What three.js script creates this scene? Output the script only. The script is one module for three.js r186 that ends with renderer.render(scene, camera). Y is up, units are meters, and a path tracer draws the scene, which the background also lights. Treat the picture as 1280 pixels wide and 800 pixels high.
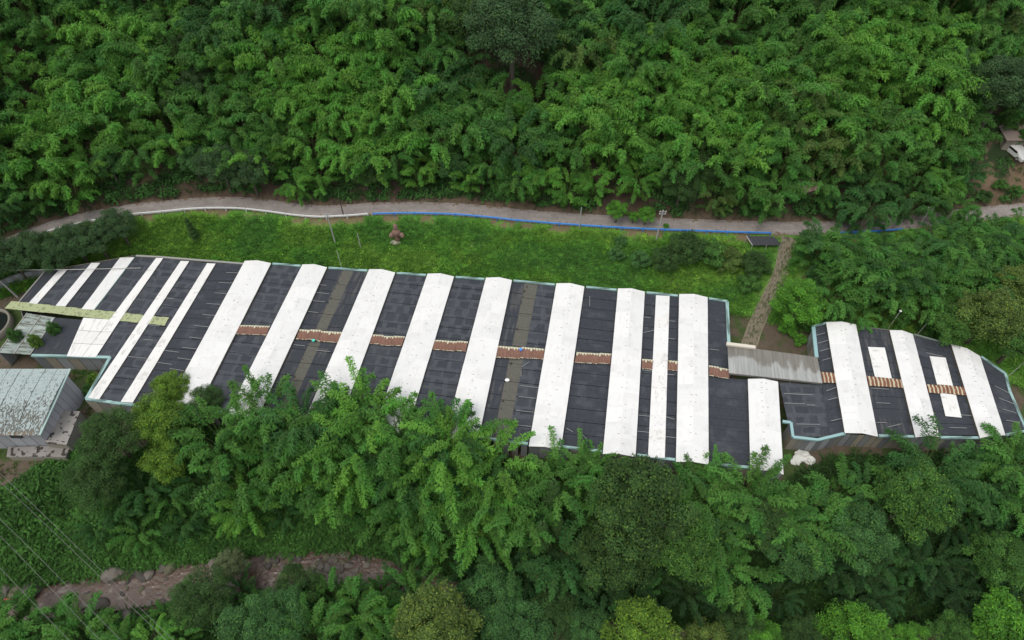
import * as THREE from 'three';
import { mergeGeometries } from 'three/addons/utils/BufferGeometryUtils.js';

// ---------------------------------------------------------------- camera, sky, sun, exposure
const CAMY = 83.5, FPX = 855, PITCH = 52 * Math.PI / 180;
const scene = new THREE.Scene();
const camera = new THREE.PerspectiveCamera(2 * Math.atan(400 / FPX) * 180 / Math.PI, 1.6, 0.5, 4000);
camera.position.set(0, CAMY, 0);
camera.rotation.set(-PITCH, 0, 0);
scene.add(camera);
const renderer = new THREE.WebGLRenderer();
renderer.toneMapping = THREE.LinearToneMapping;
renderer.toneMappingExposure = 1.35;
renderer.shadowMap.enabled = true;
{ // an overcast sky: brighter overhead than at the horizon, soft cloud mottling
  const W = 256, H = 128, d = new Float32Array(W * H * 4);
  for (let j = 0; j < H; j++) for (let i = 0; i < W; i++) {
    const el = ((j + 0.5) / H - 0.5) * Math.PI, s = Math.max(0, Math.sin(el)), a = i / W * Math.PI * 2;
    const c = 1 + 0.05 * Math.sin(3 * a + 5 * el) + 0.04 * Math.sin(7 * a - 9 * el + 1);
    const L = 0.78 * (1 + 2 * s) / 3 * c * 1.25, k = (j * W + i) * 4;
    d[k] = L * 0.97; d[k + 1] = L * 0.995; d[k + 2] = L * 1.04; d[k + 3] = 1;
  }
  const t = new THREE.DataTexture(d, W, H, THREE.RGBAFormat, THREE.FloatType);
  t.mapping = THREE.EquirectangularReflectionMapping; t.magFilter = THREE.LinearFilter; t.minFilter = THREE.LinearFilter; t.needsUpdate = true;
  scene.background = t; scene.environment = t;
}
const sun = new THREE.DirectionalLight(0xfff6e8, 1.1);
sun.position.set(-60, 170, 10); sun.target.position.set(0, 0, -60); sun.castShadow = true; sun.shadow.radius = 50;
Object.assign(sun.shadow.camera, { left: -130, right: 130, top: 110, bottom: -110, near: 1, far: 400 });
sun.shadow.mapSize.set(2048, 2048);
scene.add(sun, sun.target);

// ---------------------------------------------------------------- helpers
function rng(seed) { let a = seed >>> 0; return () => { a = a + 0x6D2B79F5 | 0; let t = Math.imul(a ^ a >>> 15, 1 | a); t = t + Math.imul(t ^ t >>> 7, 61 | t) ^ t; return ((t ^ t >>> 14) >>> 0) / 4294967296; }; }
const hash = (x, y) => { let h = Math.imul(x, 374761393) + Math.imul(y, 668265263) | 0; h = Math.imul(h ^ h >>> 13, 1274126177); return ((h ^ h >>> 16) >>> 0) / 4294967296; };
function vnoise(x, y) { const i = Math.floor(x), j = Math.floor(y); let u = x - i, v = y - j; u = u * u * (3 - 2 * u); v = v * v * (3 - 2 * v);
  return (hash(i, j) * (1 - u) + hash(i + 1, j) * u) * (1 - v) + (hash(i, j + 1) * (1 - u) + hash(i + 1, j + 1) * u) * v; }
const fbm = (x, y, o = 4) => { let s = 0, a = 0.5, n = 0; for (let k = 0; k < o; k++) { s += a * vnoise(x, y); n += a; a *= 0.5; x = x * 2.03 + 17.1; y = y * 2.03 + 5.7; } return s / n; };
const clamp = (x, a = 0, b = 1) => Math.min(b, Math.max(a, x)), lerp = (a, b, t) => a + (b - a) * t;
const sstep = (a, b, x) => { const t = clamp((x - a) / (b - a)); return t * t * (3 - 2 * t); };
const V = (x, y, z) => new THREE.Vector3(x, y, z);
const CP = Math.cos(PITCH), SP = Math.sin(PITCH);
function ray(px, py) { const x = px - 640, y = 400 - py; return V(x, y * CP - FPX * SP, -y * SP - FPX * CP).normalize(); }
function U(px, py, y) { const d = ray(px, py), t = (y - CAMY) / d.y; return V(d.x * t, y, d.z * t); }     // where a sight line meets the level y
function toPx(p) { const y = p.y - CAMY, cy = y * CP - p.z * SP, cz = y * SP + p.z * CP; return [640 + FPX * p.x / -cz, 400 - FPX * cy / -cz]; }
const lineOf = (pts, y, dz = 0) => { const a = pts.map(([px, py]) => U(px, py, y)).sort((p, q) => p.x - q.x);
  return x => { let k = 0; while (k < a.length - 2 && x > a[k + 1].x) k++; const t = clamp((x - a[k].x) / (a[k + 1].x - a[k].x), -0.3, 1.3); return lerp(a[k].z, a[k + 1].z, t) + dz; }; };
const smooth = (f, r) => x => (f(x - r) + f(x - r / 2) + f(x) + f(x + r / 2) + f(x + r)) / 5;
const names = {};
const numbered = n => { const k = names[n] = (names[n] ?? -1) + 1; return k ? n + '_' + String(k).padStart(3, '0') : n; };
function thing(name, label, category, pos = [0, 0, 0], turn = 0, group) { const o = new THREE.Group(); o.name = numbered(name); o.position.set(...pos); o.rotation.y = turn; o.userData = { label, category }; if (group) o.userData.group = group; scene.add(o); return o; }
function part(name, geo, m, parent) { const o = new THREE.Mesh(geo, m); o.name = name; o.castShadow = o.receiveShadow = true; parent.add(o); return o; }
function struct(name, geo, m) { const o = part(name, geo, m, scene); o.userData = { kind: 'structure' }; return o; }
const std = (r, g, b, rough = 0.9, extra = {}) => new THREE.MeshStandardMaterial({ color: new THREE.Color().setRGB(r, g, b), roughness: rough, side: THREE.DoubleSide, ...extra });
function tex(w, h, fn, wrap = THREE.RepeatWrapping) { // fn(u, v in 0..1) gives linear rgb
  const d = new Uint8Array(w * h * 4), enc = c => 255 * (c <= 0.0031308 ? 12.92 * c : 1.055 * Math.pow(c, 1 / 2.4) - 0.055);
  for (let j = 0; j < h; j++) for (let i = 0; i < w; i++) { const c = fn((i + 0.5) / w, (j + 0.5) / h), k = (j * w + i) * 4; d[k] = enc(clamp(c[0])); d[k + 1] = enc(clamp(c[1])); d[k + 2] = enc(clamp(c[2])); d[k + 3] = 255; }
  const t = new THREE.DataTexture(d, w, h); t.colorSpace = THREE.SRGBColorSpace; t.wrapS = t.wrapT = wrap; t.magFilter = THREE.LinearFilter; t.minFilter = THREE.LinearFilter; t.needsUpdate = true; return t;
}
const mixc = (a, b, t) => [lerp(a[0], b[0], t), lerp(a[1], b[1], t), lerp(a[2], b[2], t)];
function geom(pos, idx, uv, col) { const g = new THREE.BufferGeometry(); g.setAttribute('position', new THREE.Float32BufferAttribute(pos, 3)); if (uv) g.setAttribute('uv', new THREE.Float32BufferAttribute(uv, 2)); if (col) g.setAttribute('color', new THREE.Float32BufferAttribute(col, 3)); g.setIndex(idx); return g; }
// a slab on four corners (a, b along one edge; d, c along the opposite), thickness downwards, uv in metres from (u0, v0)
function slab(a, b, c, d, th, u0 = 0, v0 = 0) {
  const P = [a, b, c, d], pos = [], uv = [], idx = [], lu = a.distanceTo(b), lv = a.distanceTo(d);
  const face = (q, w, h) => { const o = pos.length / 3; for (const p of q) pos.push(p.x, p.y, p.z); uv.push(u0, v0, u0 + w, v0, u0 + w, v0 + h, u0, v0 + h); idx.push(o, o + 2, o + 1, o, o + 3, o + 2); };
  const dn = p => V(p.x, p.y - th, p.z), D = P.map(dn);
  face(P, lu, lv); face([D[3], D[2], D[1], D[0]], lu, lv);
  face([a, D[0], D[1], b], 0.1, lu); face([b, D[1], D[2], c], 0.1, lv); face([c, D[2], D[3], d], 0.1, lu); face([d, D[3], D[0], a], 0.1, lv);
  const g = geom(pos, idx, uv); g.computeVertexNormals(); return g;
}
const bil = (q, s, t) => { const a = q[0].clone().lerp(q[1], s), b = q[3].clone().lerp(q[2], s); return a.lerp(b, t); }; // q: far-left, far-right, near-right, near-left
function box(x0, y0, z0, x1, y1, z1) { const g = new THREE.BoxGeometry(x1 - x0, y1 - y0, z1 - z0); g.translate((x0 + x1) / 2, (y0 + y1) / 2, (z0 + z1) / 2); return g; }
function bar(a, b, w, h = w) { const L = a.distanceTo(b), g = new THREE.BoxGeometry(w, h, L); const o = new THREE.Object3D(); o.position.copy(a).lerp(b, 0.5); o.lookAt(b); o.updateMatrix(); g.applyMatrix4(o.matrix); return g; }
function rod(a, b, r0, r1 = r0, n = 7) { const g = new THREE.CylinderGeometry(r1, r0, a.distanceTo(b), n); const o = new THREE.Object3D(); o.position.copy(a).lerp(b, 0.5); o.quaternion.setFromUnitVectors(V(0, 1, 0), b.clone().sub(a).normalize()); o.updateMatrix(); g.applyMatrix4(o.matrix); return g; }
const flat = g => { const n = g.index ? g.toNonIndexed() : g; n.deleteAttribute('normal'); n.computeVertexNormals(); return n; };

// ---------------------------------------------------------------- terrain
const ROADY = 4.5, RIVY = -10;
const RAIL = [[-170, 390], [-60, 338], [0, 310], [50, 292], [104, 278], [165, 268], [205, 264.5], [235, 261.3], [265, 260], [300, 260.5], [340, 265], [370, 269.5], [400, 271.5], [440, 269.5], [460, 267.5], [520, 266.5], [570, 268], [620, 272.5], [640, 275], [700, 280], [760, 284], [820, 287], [880, 289], [920, 290.5], [963, 291.5], [1000, 292.5], [1040, 291.5], [1080, 290], [1120, 287.5], [1160, 282], [1200, 277], [1240, 273], [1290, 268], [1400, 262]];
const zRail = smooth(lineOf(RAIL, ROADY + 0.55), 1.2);
const zBack = smooth(lineOf([[-200, 420], [-60, 372], [0, 352], [55, 338], [150, 322], [185, 319], [306, 327], [695, 354], [905, 374], [1015, 400], [1032, 402], [1112, 411], [1190, 428], [1226, 443], [1258, 460], [1300, 475], [1400, 500]], 3.6), 2);
const zFront = smooth(lineOf([[-250, 620], [0, 597], [90, 590], [112, 512], [224, 513], [661, 559], [845, 579], [980, 596], [1000, 575], [1055, 552], [1175, 552], [1280, 548], [1420, 545]], 2.2), 2);
const zRiv = smooth(lineOf([[-200, 800], [-60, 775], [30, 757], [90, 747], [150, 738], [230, 726], [320, 716], [440, 708], [540, 735], [680, 785], [900, 812], [1280, 806], [1450, 806]], RIVY), 3);
const RW = 3.1;   // road width
function ground(x, z) {
  const zr = zRail(x), zb = zBack(x) - 1.2, zf = zFront(x) + 0.9, zv = zRiv(x);
  const n = fbm(x * 0.09 + 3, z * 0.09 + 8, 4) - 0.5, n2 = fbm(x * 0.6, z * 0.6, 3) - 0.5;
  if (z < zr + 0.6) {                      // the road and the hill behind it
    const d = zr - RW - 0.25 - z;
    if (d < 0) return ROADY;
    const up = sstep(0, 1.6, d) * 1.3 + Math.max(0, d - 0.8) * 0.56;
    const cap = 90 * (1 - Math.exp(-up / 90));
    return ROADY + cap + n * Math.min(8, d * 0.55) + n2 * Math.min(0.5, d * 0.3);
  }
  if (z < zb) { const t = clamp((z - zr - 0.6) / (zb - zr - 0.6)); return lerp(ROADY, 0, t * 0.75 + 0.25 * t * t * (3 - 2 * t)) + (n * 1.4 + n2 * 0.35) * Math.sin(Math.PI * t); }
  if (z < zf) return n2 * 0.08 - 0.04;
  const e0 = zf, e1 = zv - 2.6;
  if (z < e1) { const t = (z - e0) / (e1 - e0); return lerp(0, RIVY - 0.2, sstep(0, 1, t) * 0.4 + t * 0.6) + (n * 2.5 + n2 * 0.5) * Math.sin(Math.PI * t); }
  if (z < zv + 2.6) return RIVY - 0.35 + n2 * 0.8;
  const d = z - zv - 2.6; return RIVY - 0.2 + d * 0.55 * sstep(0, 2, d) + n * Math.min(2.5, d * 0.4) + n2 * 0.3;
}
function hit(px, py, above) { // the ground point below the spot where a sight line passes `above` metres over the ground
  const d = ray(px, py); let t0 = 30, p; for (let t = 30; t < 400; t += 0.25) { p = V(d.x * t, CAMY + d.y * t, d.z * t); if (p.y - ground(p.x, p.z) < above) break; }
  return V(p.x, ground(p.x, p.z), p.z);
}
{ // ground sheet, fine where the photograph looks, coarse to the horizon
  const ax = (lo, hi, step, far) => { const a = []; for (let v = lo; v <= hi; v += step) a.push(v); let s = step; while (a[a.length - 1] < far) { s *= 1.35; a.push(a[a.length - 1] + s); } s = step; while (a[0] > -far) { s *= 1.35; a.unshift(a[0] - s); } return a; };
  const xs = ax(-125, 125, 0.75, 1500), zs = ax(-165, 0, 0.6, 1500), pos = [], uv = [], idx = [], nx = xs.length;
  for (const z of zs) for (const x of xs) { const far = Math.max(0, Math.abs(x) - 200, -z - 250, z - 60); pos.push(x, ground(clamp(x, -200, 200), clamp(z, -250, 60)) + far * 0.02, z); uv.push((x + 125) / 250, (z + 165) / 165); }
  for (let j = 0; j < zs.length - 1; j++) for (let i = 0; i < nx - 1; i++) { const a = j * nx + i; idx.push(a, a + nx, a + 1, a + 1, a + nx, a + nx + 1); }
  const g = geom(pos, idx, uv); g.computeVertexNormals();
  const soil = [0.075, 0.05, 0.035], litter = [0.115, 0.085, 0.056], grass = [0.1, 0.23, 0.036], grassY = [0.145, 0.265, 0.046], dark = [0.022, 0.045, 0.012], clay = [0.17, 0.12, 0.075], mud = [0.08, 0.055, 0.042];
  const map = tex(2048, 1400, (u, v) => {
    const x = u * 250 - 125, z = v * 165 - 165, zr = zRail(x), zb = zBack(x) - 1.2, zf = zFront(x) + 0.9, zv = zRiv(x);
    const n = fbm(x * 0.35, z * 0.35, 4), f = fbm(x * 2.1 + 9, z * 2.1, 3), q = hash(Math.floor(x * 8), Math.floor(z * 8));
    const [px, py] = toPx(V(x, z < zr ? ROADY + Math.max(0, zr - RW - z) * 0.6 : z < zb ? 2 : 0, z));
    let c;
    if (z < zr - RW + 0.2) { const d = zr - RW - z; c = mixc(dark, soil, sstep(0.35, 0.6, n)); c = mixc(c, litter, sstep(0.35, 0.65, f + 0.25 * (1 - sstep(1, 3, d + n * 2)) - 0.05) * (1 - sstep(1.4, 3.4, d + n * 2)));
      const k = (1 - sstep(30, 60, Math.hypot(px - 1255, (py - 215) * 1.2))) * sstep(0.42, 0.52, n); c = mixc(c, clay, k);
    } else if (z < zb) { const t = (z - zr) / (zb - zr); c = mixc(grass, grassY, sstep(0.4, 0.7, n)); c = mixc(c, dark, sstep(0.55, 0.75, f) * 0.6);
      c = mixc(c, clay, sstep(0.6, 0.66, n + 0.06 * (1 - t)) * (1 - sstep(0.05, 0.2, t)) * 0.9);
      c = mixc(c, [0.15, 0.095, 0.06], sstep(0.5, 0.6, f) * (1 - sstep(22, 55, Math.hypot(px - 1040, (py - 355)))) * 0.9);
      c = mixc(c, [0.13, 0.09, 0.055], sstep(0.45, 0.6, n) * (1 - sstep(18, 34, Math.hypot(px - 860, (py - 346)))));
    } else if (z < zf) c = mixc([0.11, 0.085, 0.06], [0.05, 0.08, 0.02], sstep(0.4, 0.6, n));
    else if (z < zv - 3.2) c = mixc(dark, [0.05, 0.09, 0.018], sstep(0.35, 0.6, n));
    else if (z < zv + 3.2) c = mixc(mud, [0.14, 0.1, 0.075], sstep(0.4, 0.65, f));
    else c = mixc(soil, dark, sstep(0.3, 0.6, n));
    const s = 0.75 + 0.35 * f + 0.2 * (q - 0.5); return [c[0] * s, c[1] * s, c[2] * s];
  }, THREE.MirroredRepeatWrapping);
  struct('ground', g, std(1, 1, 1, 1, { map }));
}
const along = (f, x0, x1, step) => { const a = []; for (let x = x0; x <= x1; x += step) a.push(V(x, 0, f(x))); return a; };
function ribbon(centre, half, y, lift, thick) { // a strip along a line; y a number or a function
  const pos = [], uv = [], idx = []; let s = 0;
  centre.forEach((p, k) => { const q = centre[Math.min(k + 1, centre.length - 1)], o = centre[Math.max(k - 1, 0)], t = q.clone().sub(o).setY(0).normalize(), n = V(-t.z, 0, t.x); if (k) s += p.distanceTo(centre[k - 1]);
    [[-half, -thick], [-half, 0], [half, 0], [half, -thick]].forEach(([w, dy], m) => { const x = p.x + n.x * w, z = p.z + n.z * w; pos.push(x, (typeof y === 'function' ? y(x, z) : y) + lift + dy, z); uv.push(s, m * 0 + w); }); });
  for (let k = 0; k < centre.length - 1; k++) for (let m = 0; m < 3; m++) { const a = k * 4 + m; idx.push(a, a + 4, a + 1, a + 1, a + 4, a + 5); }
  const g = flat(geom(pos, idx, uv)); return g;
}
{ // road: worn grey concrete-asphalt with wheel tracks and patched edges
  const map = tex(1024, 128, (u, v) => { const x = u * 40, y = v * 4 - 2, f = fbm(x * 2.5, y * 2.5, 3), n = fbm(u * 24, v * 3 + 4, 3); let c = mixc([0.235, 0.208, 0.198], [0.315, 0.28, 0.268], n); c = mixc(c, [0.37, 0.335, 0.32], 0.5 * Math.exp(-Math.pow((Math.abs(y) - 0.65) / 0.25, 2)) * n); c = mixc(c, [0.15, 0.11, 0.075], sstep(0.5, 0.62, f + 0.3 * (Math.abs(y) - 1.35))); const s = 0.82 + 0.36 * f; return [c[0] * s, c[1] * s, c[2] * s]; });
  map.repeat.set(1 / 40, 1 / 4); map.offset.set(0, 0.5);
  struct('road', ribbon(along(x => zRail(x) - 0.25 - RW / 2, -130, 130, 1), RW / 2, ROADY, 0.05, 0.12), std(1, 1, 1, 0.95, { map }));
  const pmap = tex(256, 256, (u, v) => { const f = fbm(u * 14, v * 14, 4), e = Math.abs(v - 0.5) * 2; const c = mixc([0.2, 0.17, 0.125], [0.09, 0.09, 0.05], sstep(0.45, 0.6, f)); return mixc(c, [0.3, 0.25, 0.19], sstep(0.55, 0.75, f * 0.6 + e * 0.35)); });
  pmap.repeat.set(1 / 6, 1 / 2.6); pmap.offset.set(0, 0.5);
  const pts = [[986, 297], [984, 308], [981, 320], [978, 335], [973, 350], [965, 366], [955, 385], [947, 402], [940, 420], [935, 436]].map(([a, b]) => hit(a, b, 0.02));
  const c = new THREE.CatmullRomCurve3(pts).getPoints(40).map(p => V(p.x, 0, p.z));
  struct('path', ribbon(c, 1.15, ground, 0.06, 0.3), std(1, 1, 1, 1, { map: pmap }));
  const wmap = tex(512, 64, (u, v) => { const f = fbm(u * 40, v * 6, 4), n = fbm(u * 9, v * 3, 3); return mixc(mixc([0.085, 0.052, 0.04], [0.14, 0.098, 0.08], n), [0.21, 0.17, 0.145], sstep(0.62, 0.75, f)); });
  wmap.repeat.set(1 / 60, 1 / 8); wmap.offset.set(0, 0.5);
  const bmp = tex(256, 256, (u, v) => { const f = fbm(u * 20, v * 20, 4); return [f, f, f]; }); bmp.repeat.set(1 / 8, 1 / 8);
  struct('river', ribbon(along(zRiv, -120, 120, 1.5), 2.6, RIVY, 0, 0.3), std(1, 1, 1, 0.25, { map: wmap, bumpMap: bmp, bumpScale: 0.12 }));
}

// ---------------------------------------------------------------- roofs and sheds
const grime = tex(512, 512, (u, v) => { const f = fbm(u * 30, v * 8, 4), n = fbm(u * 6, v * 6, 4), s = fbm(u * 90, v * 90, 2); let c = 0.745 - 0.05 * sstep(0.5, 0.8, f) - 0.05 * sstep(0.5, 0.75, n); if (s > 0.8) c -= 0.12; return [c, c * 0.995, c * 0.985]; }); grime.repeat.set(1 / 9, 1 / 9);
const grimeOld = tex(512, 512, (u, v) => { const f = fbm(u * 26, v * 6, 4), n = fbm(u * 7, v * 7, 4); let c = mixc([0.74, 0.735, 0.72], [0.45, 0.43, 0.4], sstep(0.55, 0.85, f) * 0.6); return mixc(c, [0.25, 0.22, 0.18], sstep(0.7, 0.85, n) * 0.35); }); grimeOld.repeat.set(1 / 7, 1 / 7);
const WHITE = [std(1, 1, 1, 0.55, { map: grime }), std(0.97, 0.97, 0.975, 0.55, { map: grime }), std(0.94, 0.945, 0.95, 0.6, { map: grime })];
const WHITEOLD = [std(1, 1, 1, 0.7, { map: grimeOld }), std(0.96, 0.96, 0.96, 0.7, { map: grimeOld })];
const NA = [0.027, 0.032, 0.042], NB = [0.057, 0.064, 0.076];
const netCells = tex(512, 1024, (u, v) => { const x = u * 12, y = v * 24, wx = x + 0.5 * (fbm(x * 0.8, y * 0.8, 3) - 0.5), wy = y + 0.5 * (fbm(x * 0.8 + 30, y * 0.8, 3) - 0.5);
  const cj = Math.floor(wy / 1.6), wz = wx + 2 * hash(cj % 15, 77), ci = Math.floor(wz / 2), a = Math.abs(wz / 2 - ci - 0.5) * 2, b = Math.abs(wy / 1.6 - cj - 0.5) * 1.6, h = hash(ci % 6, cj % 15), e = Math.max(a - 0.5 - h * 0.5, b - 0.38 - 0.4 * hash(ci % 6 + 9, cj % 15)) * 2;
  const k = 1 - sstep(-0.06, 0.09, e), rim = Math.exp(-Math.pow(e / 0.05, 2)); let c = mixc(NB, NA, k * (0.45 + 0.5 * hash(ci % 6 + 50, cj % 15))); c = mixc(c, [0.09, 0.09, 0.095], rim * 0.25 * h); const f = 0.75 + 0.5 * fbm(x * 7, y * 2, 3); return [c[0] * f, c[1] * f, c[2] * f]; });
const netPlain = tex(512, 1024, (u, v) => { const x = u * 12, y = v * 24, n = fbm(x * 0.7, y * 0.7, 4), f = 0.7 + 0.6 * fbm(x * 8, y * 3, 3); let c = mixc(NA, NB, sstep(0.5, 0.75, n) * 0.6 + 0.12); const l = Math.exp(-Math.pow((y / 1.6 - Math.round(y / 1.6)) * 1.6 / 0.04, 2)); c = mixc(c, [0.012, 0.013, 0.015], l * 0.5); return [c[0] * f, c[1] * f, c[2] * f]; });
const netStreak = tex(512, 1024, (u, v) => { const x = u * 12, y = v * 24, n = fbm(x * 3.2, y * 0.28, 4), m = fbm(x * 0.6 + 7, y * 0.5, 3), f = 0.75 + 0.5 * fbm(x * 9, y * 3, 3); const c = mixc(NA, [0.075, 0.077, 0.08], sstep(0.5, 0.72, n) * 0.75 * sstep(0.3, 0.6, m) + 0.08); return [c[0] * f, c[1] * f, c[2] * f]; });
const walkTex = tex(256, 1024, (u, v) => { const x = u * 4, y = v * 24, f = fbm(x * 6, y * 6, 3); let c = [0.1, 0.097, 0.082]; const cj = Math.floor(y / 1.05), hx = 1 + hash(cj, 3) * 1.2, hy = (cj + 0.5) * 1.05, r = 0.08 + 0.17 * hash(cj, 9); const d = Math.hypot(x - hx, (y - hy) * 0.7) + 0.25 * (fbm(x * 4, y * 4, 2) - 0.5); c = mixc(c, [0.045, 0.043, 0.036], 1 - sstep(r - 0.03, r + 0.04, d)); const l = Math.exp(-Math.pow((y / 2.1 - Math.round(y / 2.1)) * 2.1 / 0.035, 2)); c = mixc(c, [0.045, 0.045, 0.04], l * 0.7); const s = 0.8 + 0.4 * f; return [c[0] * s, c[1] * s, c[2] * s]; });
for (const t of [netCells, netPlain, netStreak]) t.repeat.set(1 / 12, 1 / 24);
walkTex.repeat.set(1 / 4, 1 / 24);
const NET = { cells: std(1, 1, 1, 0.85, { map: netCells }), plain: std(1, 1, 1, 0.85, { map: netPlain }), streak: std(1, 1, 1, 0.85, { map: netStreak }), walk: std(1, 1, 1, 0.95, { map: walkTex }) };
const TEALT = tex(256, 64, (u, v) => { const f = fbm(u * 30, v * 6, 4); return mixc([0.3, 0.46, 0.45], [0.1, 0.16, 0.15], sstep(0.52, 0.68, f)); }); TEALT.repeat.set(1 / 8, 1 / 2);
const TEAL = std(1, 1, 1, 0.6, { map: TEALT }), BATTEN = std(0.24, 0.245, 0.25, 0.7), DARKM = std(0.05, 0.05, 0.05, 0.9), WALLM = [std(0.2, 0.195, 0.18), std(0.26, 0.24, 0.2), std(0.17, 0.18, 0.19), std(0.3, 0.27, 0.22), std(0.23, 0.24, 0.25), std(0.3, 0.32, 0.33)];
const rustT = tex(256, 256, (u, v) => { // v 0 far edge .. 1 near edge of the 1.7 m strip; u 3.2 m
  const x = u * 3.2, f = fbm(x * 4, v * 5, 4), g = fbm(x * 9 + 4, v * 3, 3); let c = mixc([0.15, 0.075, 0.052], [0.24, 0.13, 0.095], f); c = mixc(c, [0.09, 0.04, 0.03], sstep(0.55, 0.7, g) * 0.5);
  const k = Math.abs(x / 0.4 - Math.round(x / 0.4)) * 2, reach = 0.16 + 0.3 * hash(Math.round(x / 0.4) % 8, 4) + 0.2 * (g - 0.5); const cream = (1 - sstep(-0.05, 0.05, v - reach * (1 - k * k * 0.9))) + sstep(0.93, 0.97, v + 0.06 * (f - 0.5)) * sstep(0.45, 0.6, g); return mixc(c, [0.55, 0.54, 0.4], clamp(cream)); });
const RUST = std(1, 1, 1, 0.85, { map: rustT });
const rustT2 = tex(256, 256, (u, v) => { const x = u * 3.2, f = fbm(x * 4, v * 5, 4), g = fbm(x * 5 + 4, v * 4, 3); let c = mixc([0.13, 0.05, 0.03], [0.24, 0.1, 0.06], f); const k = x / 0.53 - Math.round(x / 0.53); return mixc(c, [0.55, 0.52, 0.36], (1 - sstep(0.13, 0.22, Math.abs(k) + 0.25 * (g - 0.5))) * (0.6 + 0.4 * hash(Math.round(x / 0.53) % 6, 2))); });
const RUST2 = std(1, 1, 1, 0.85, { map: rustT2 });
const R = rng(77);
const YW = 3.85, YB = 3.45, YR = 4.25;   // edges of the white strips, the black nets, the white ridges
function whiteStrip(shed, q, n, { ridge = true, mats = WHITE, ye = YW, yr = YR, old = false, marks = true } = {}) { // q: four pixels far-left, far-right, near-right, near-left
  const Q = q.map(([a, b]) => U(a, b, ye)), s = new THREE.Group(); s.name = 'white_roof_strip'; shed.add(s);
  const P = (u, t) => { const p = bil(Q, u, t); if (ridge) p.y += (yr - ye) * (1 - Math.abs(u - 0.5) * 2); return p; };
  const halves = ridge ? [[0, 0.5], [0.5, 1]] : [[0, 1]];
  for (const [u0, u1] of halves) for (let k = 0; k < n; k++) { const t0 = k / n, t1 = (k + 1) / n + 0.0012, dy = (R() - 0.5) * 0.012 + (k % 2) * 0.008, w = () => (R() - 0.5) * 0.004 * (u0 === 0 || u1 === 1 ? 1 : 0), e0 = u0 === 0 ? w() : 0, e1 = u1 === 1 ? w() : 0;
    const c = [P(u0 + e0, t0), P(u1 + e1, t0), P(u1 + e1, t1), P(u0 + e0, t1)]; for (const p of c) p.y += dy;
    part('roof_sheet', slab(...c, 0.04, R() * 8, R() * 8), mats[Math.floor(R() * mats.length)], s); }
  if (marks) { const gs = []; const m = n * 2; for (let k = 0; k < m; k++) for (const u of ridge ? [0.4, 0.56] : [0.3, 0.7]) { if (R() < 0.45) continue; const t = (k + 0.3 + R() * 0.4) / m, a = P(u + (R() - 0.5) * 0.03, t), b = P(u + 0.03 + R() * 0.035, t + 0.002); a.y += 0.035; b.y += 0.035; gs.push(bar(a, b, 0.05, 0.04)); } const f = part('fastener', mergeGeometries(gs), DARKM2, s); f.userData.kind = 'stuff'; }
  // closing boards under both long edges and the two ends
  for (const u of [0.012, 0.988]) part('fascia', bar(P(u, 0.004).setY(ye - 0.24), P(u, 0.996).setY(ye - 0.24), 0.05, 0.36), FASCIA, s);
  return { Q, P };
}
const DARKM2 = std(0.36, 0.35, 0.34), FASCIA = std(0.1, 0.09, 0.06, 0.9);
function netStrip(shed, q, n, kind = 'cells', y = YB, sag = 0.08) {
  const Q = q.map(([a, b, yy]) => U(a, b, yy ?? y)), s = new THREE.Group(); s.name = 'black_net_strip'; shed.add(s);
  const ou = R() * 12, ov = R() * 24, W = Q[0].distanceTo(Q[1]), L = Q[0].distanceTo(Q[3]);
  for (let k = 0; k < n; k++) { const t0 = k / n, t1 = (k + 1) / n - 0.0025, dy = (R() - 0.5) * sag; const c = [bil(Q, 0, t0), bil(Q, 1, t0), bil(Q, 1, t1), bil(Q, 0, t1)]; c[0].y += dy * R(); c[1].y += dy * R(); c[2].y -= dy * R(); c[3].y -= dy * R();
    part('net_sheet', slab(...c, 0.03, ou, ov + t0 * L), NET[kind], s); }
  return { Q, W, L, s };
}
function battens(shed, q, list, y = YB) { const Q = q.map(([a, b, yy]) => U(a, b, yy ?? y)); for (const [u0, u1, t, skew = 0] of list) { const a = bil(Q, u0, t), b = bil(Q, u1, t + skew); a.y += 0.1; b.y += 0.1; part('batten', bar(a, b, 0.07, 0.06), BATTEN, shed); } }
function rustStrip(shed, q, m = RUST, y = YB + 0.22) { // corrugated sheets side by side
  const Q = q.map(([a, b]) => U(a, b, y)), L = Q[0].distanceTo(Q[1]), n = Math.max(1, Math.round(L / 1.6)), off = R() * 3;
  const s = new THREE.Group(); s.name = 'rusted_roof_strip'; shed.add(s); const jit = Array.from({ length: 7 }, () => R());
  for (let k = 0; k < n; k++) { const pos = [], uv = [], idx = [], N = 12; for (let i = 0; i <= N; i++) { const u = (k + i / N) / n, up = 0.05 * Math.cos(u * L / 0.4 * Math.PI * 2) + jit[k % 7] * 0.07; for (const [t, ty] of [[0, 0], [0.5, 0.12], [1, 0]]) { const p = bil(Q, u, t + (jit[(k + 3) % 7] - 0.5) * 0.12); pos.push(p.x, p.y + up + ty, p.z); uv.push((u * L + off) / 3.2, t); } }
    for (let i = 0; i < N; i++) for (let j = 0; j < 2; j++) { const a = i * 3 + j; idx.push(a, a + 1, a + 3, a + 3, a + 1, a + 4); } const g = geom(pos, idx, uv); g.computeVertexNormals(); part('rusted_sheet', g, m, s); }
}
function gutter(shed, pts, y, w = 0.35, h = 0.3, m = TEAL) { const P = pts.map(([a, b]) => U(a, b, y)); for (let k = 0; k < P.length - 1; k++) part('gutter', bar(P[k], P[k + 1], w, h - k * 0.006), m, shed); }
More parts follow.
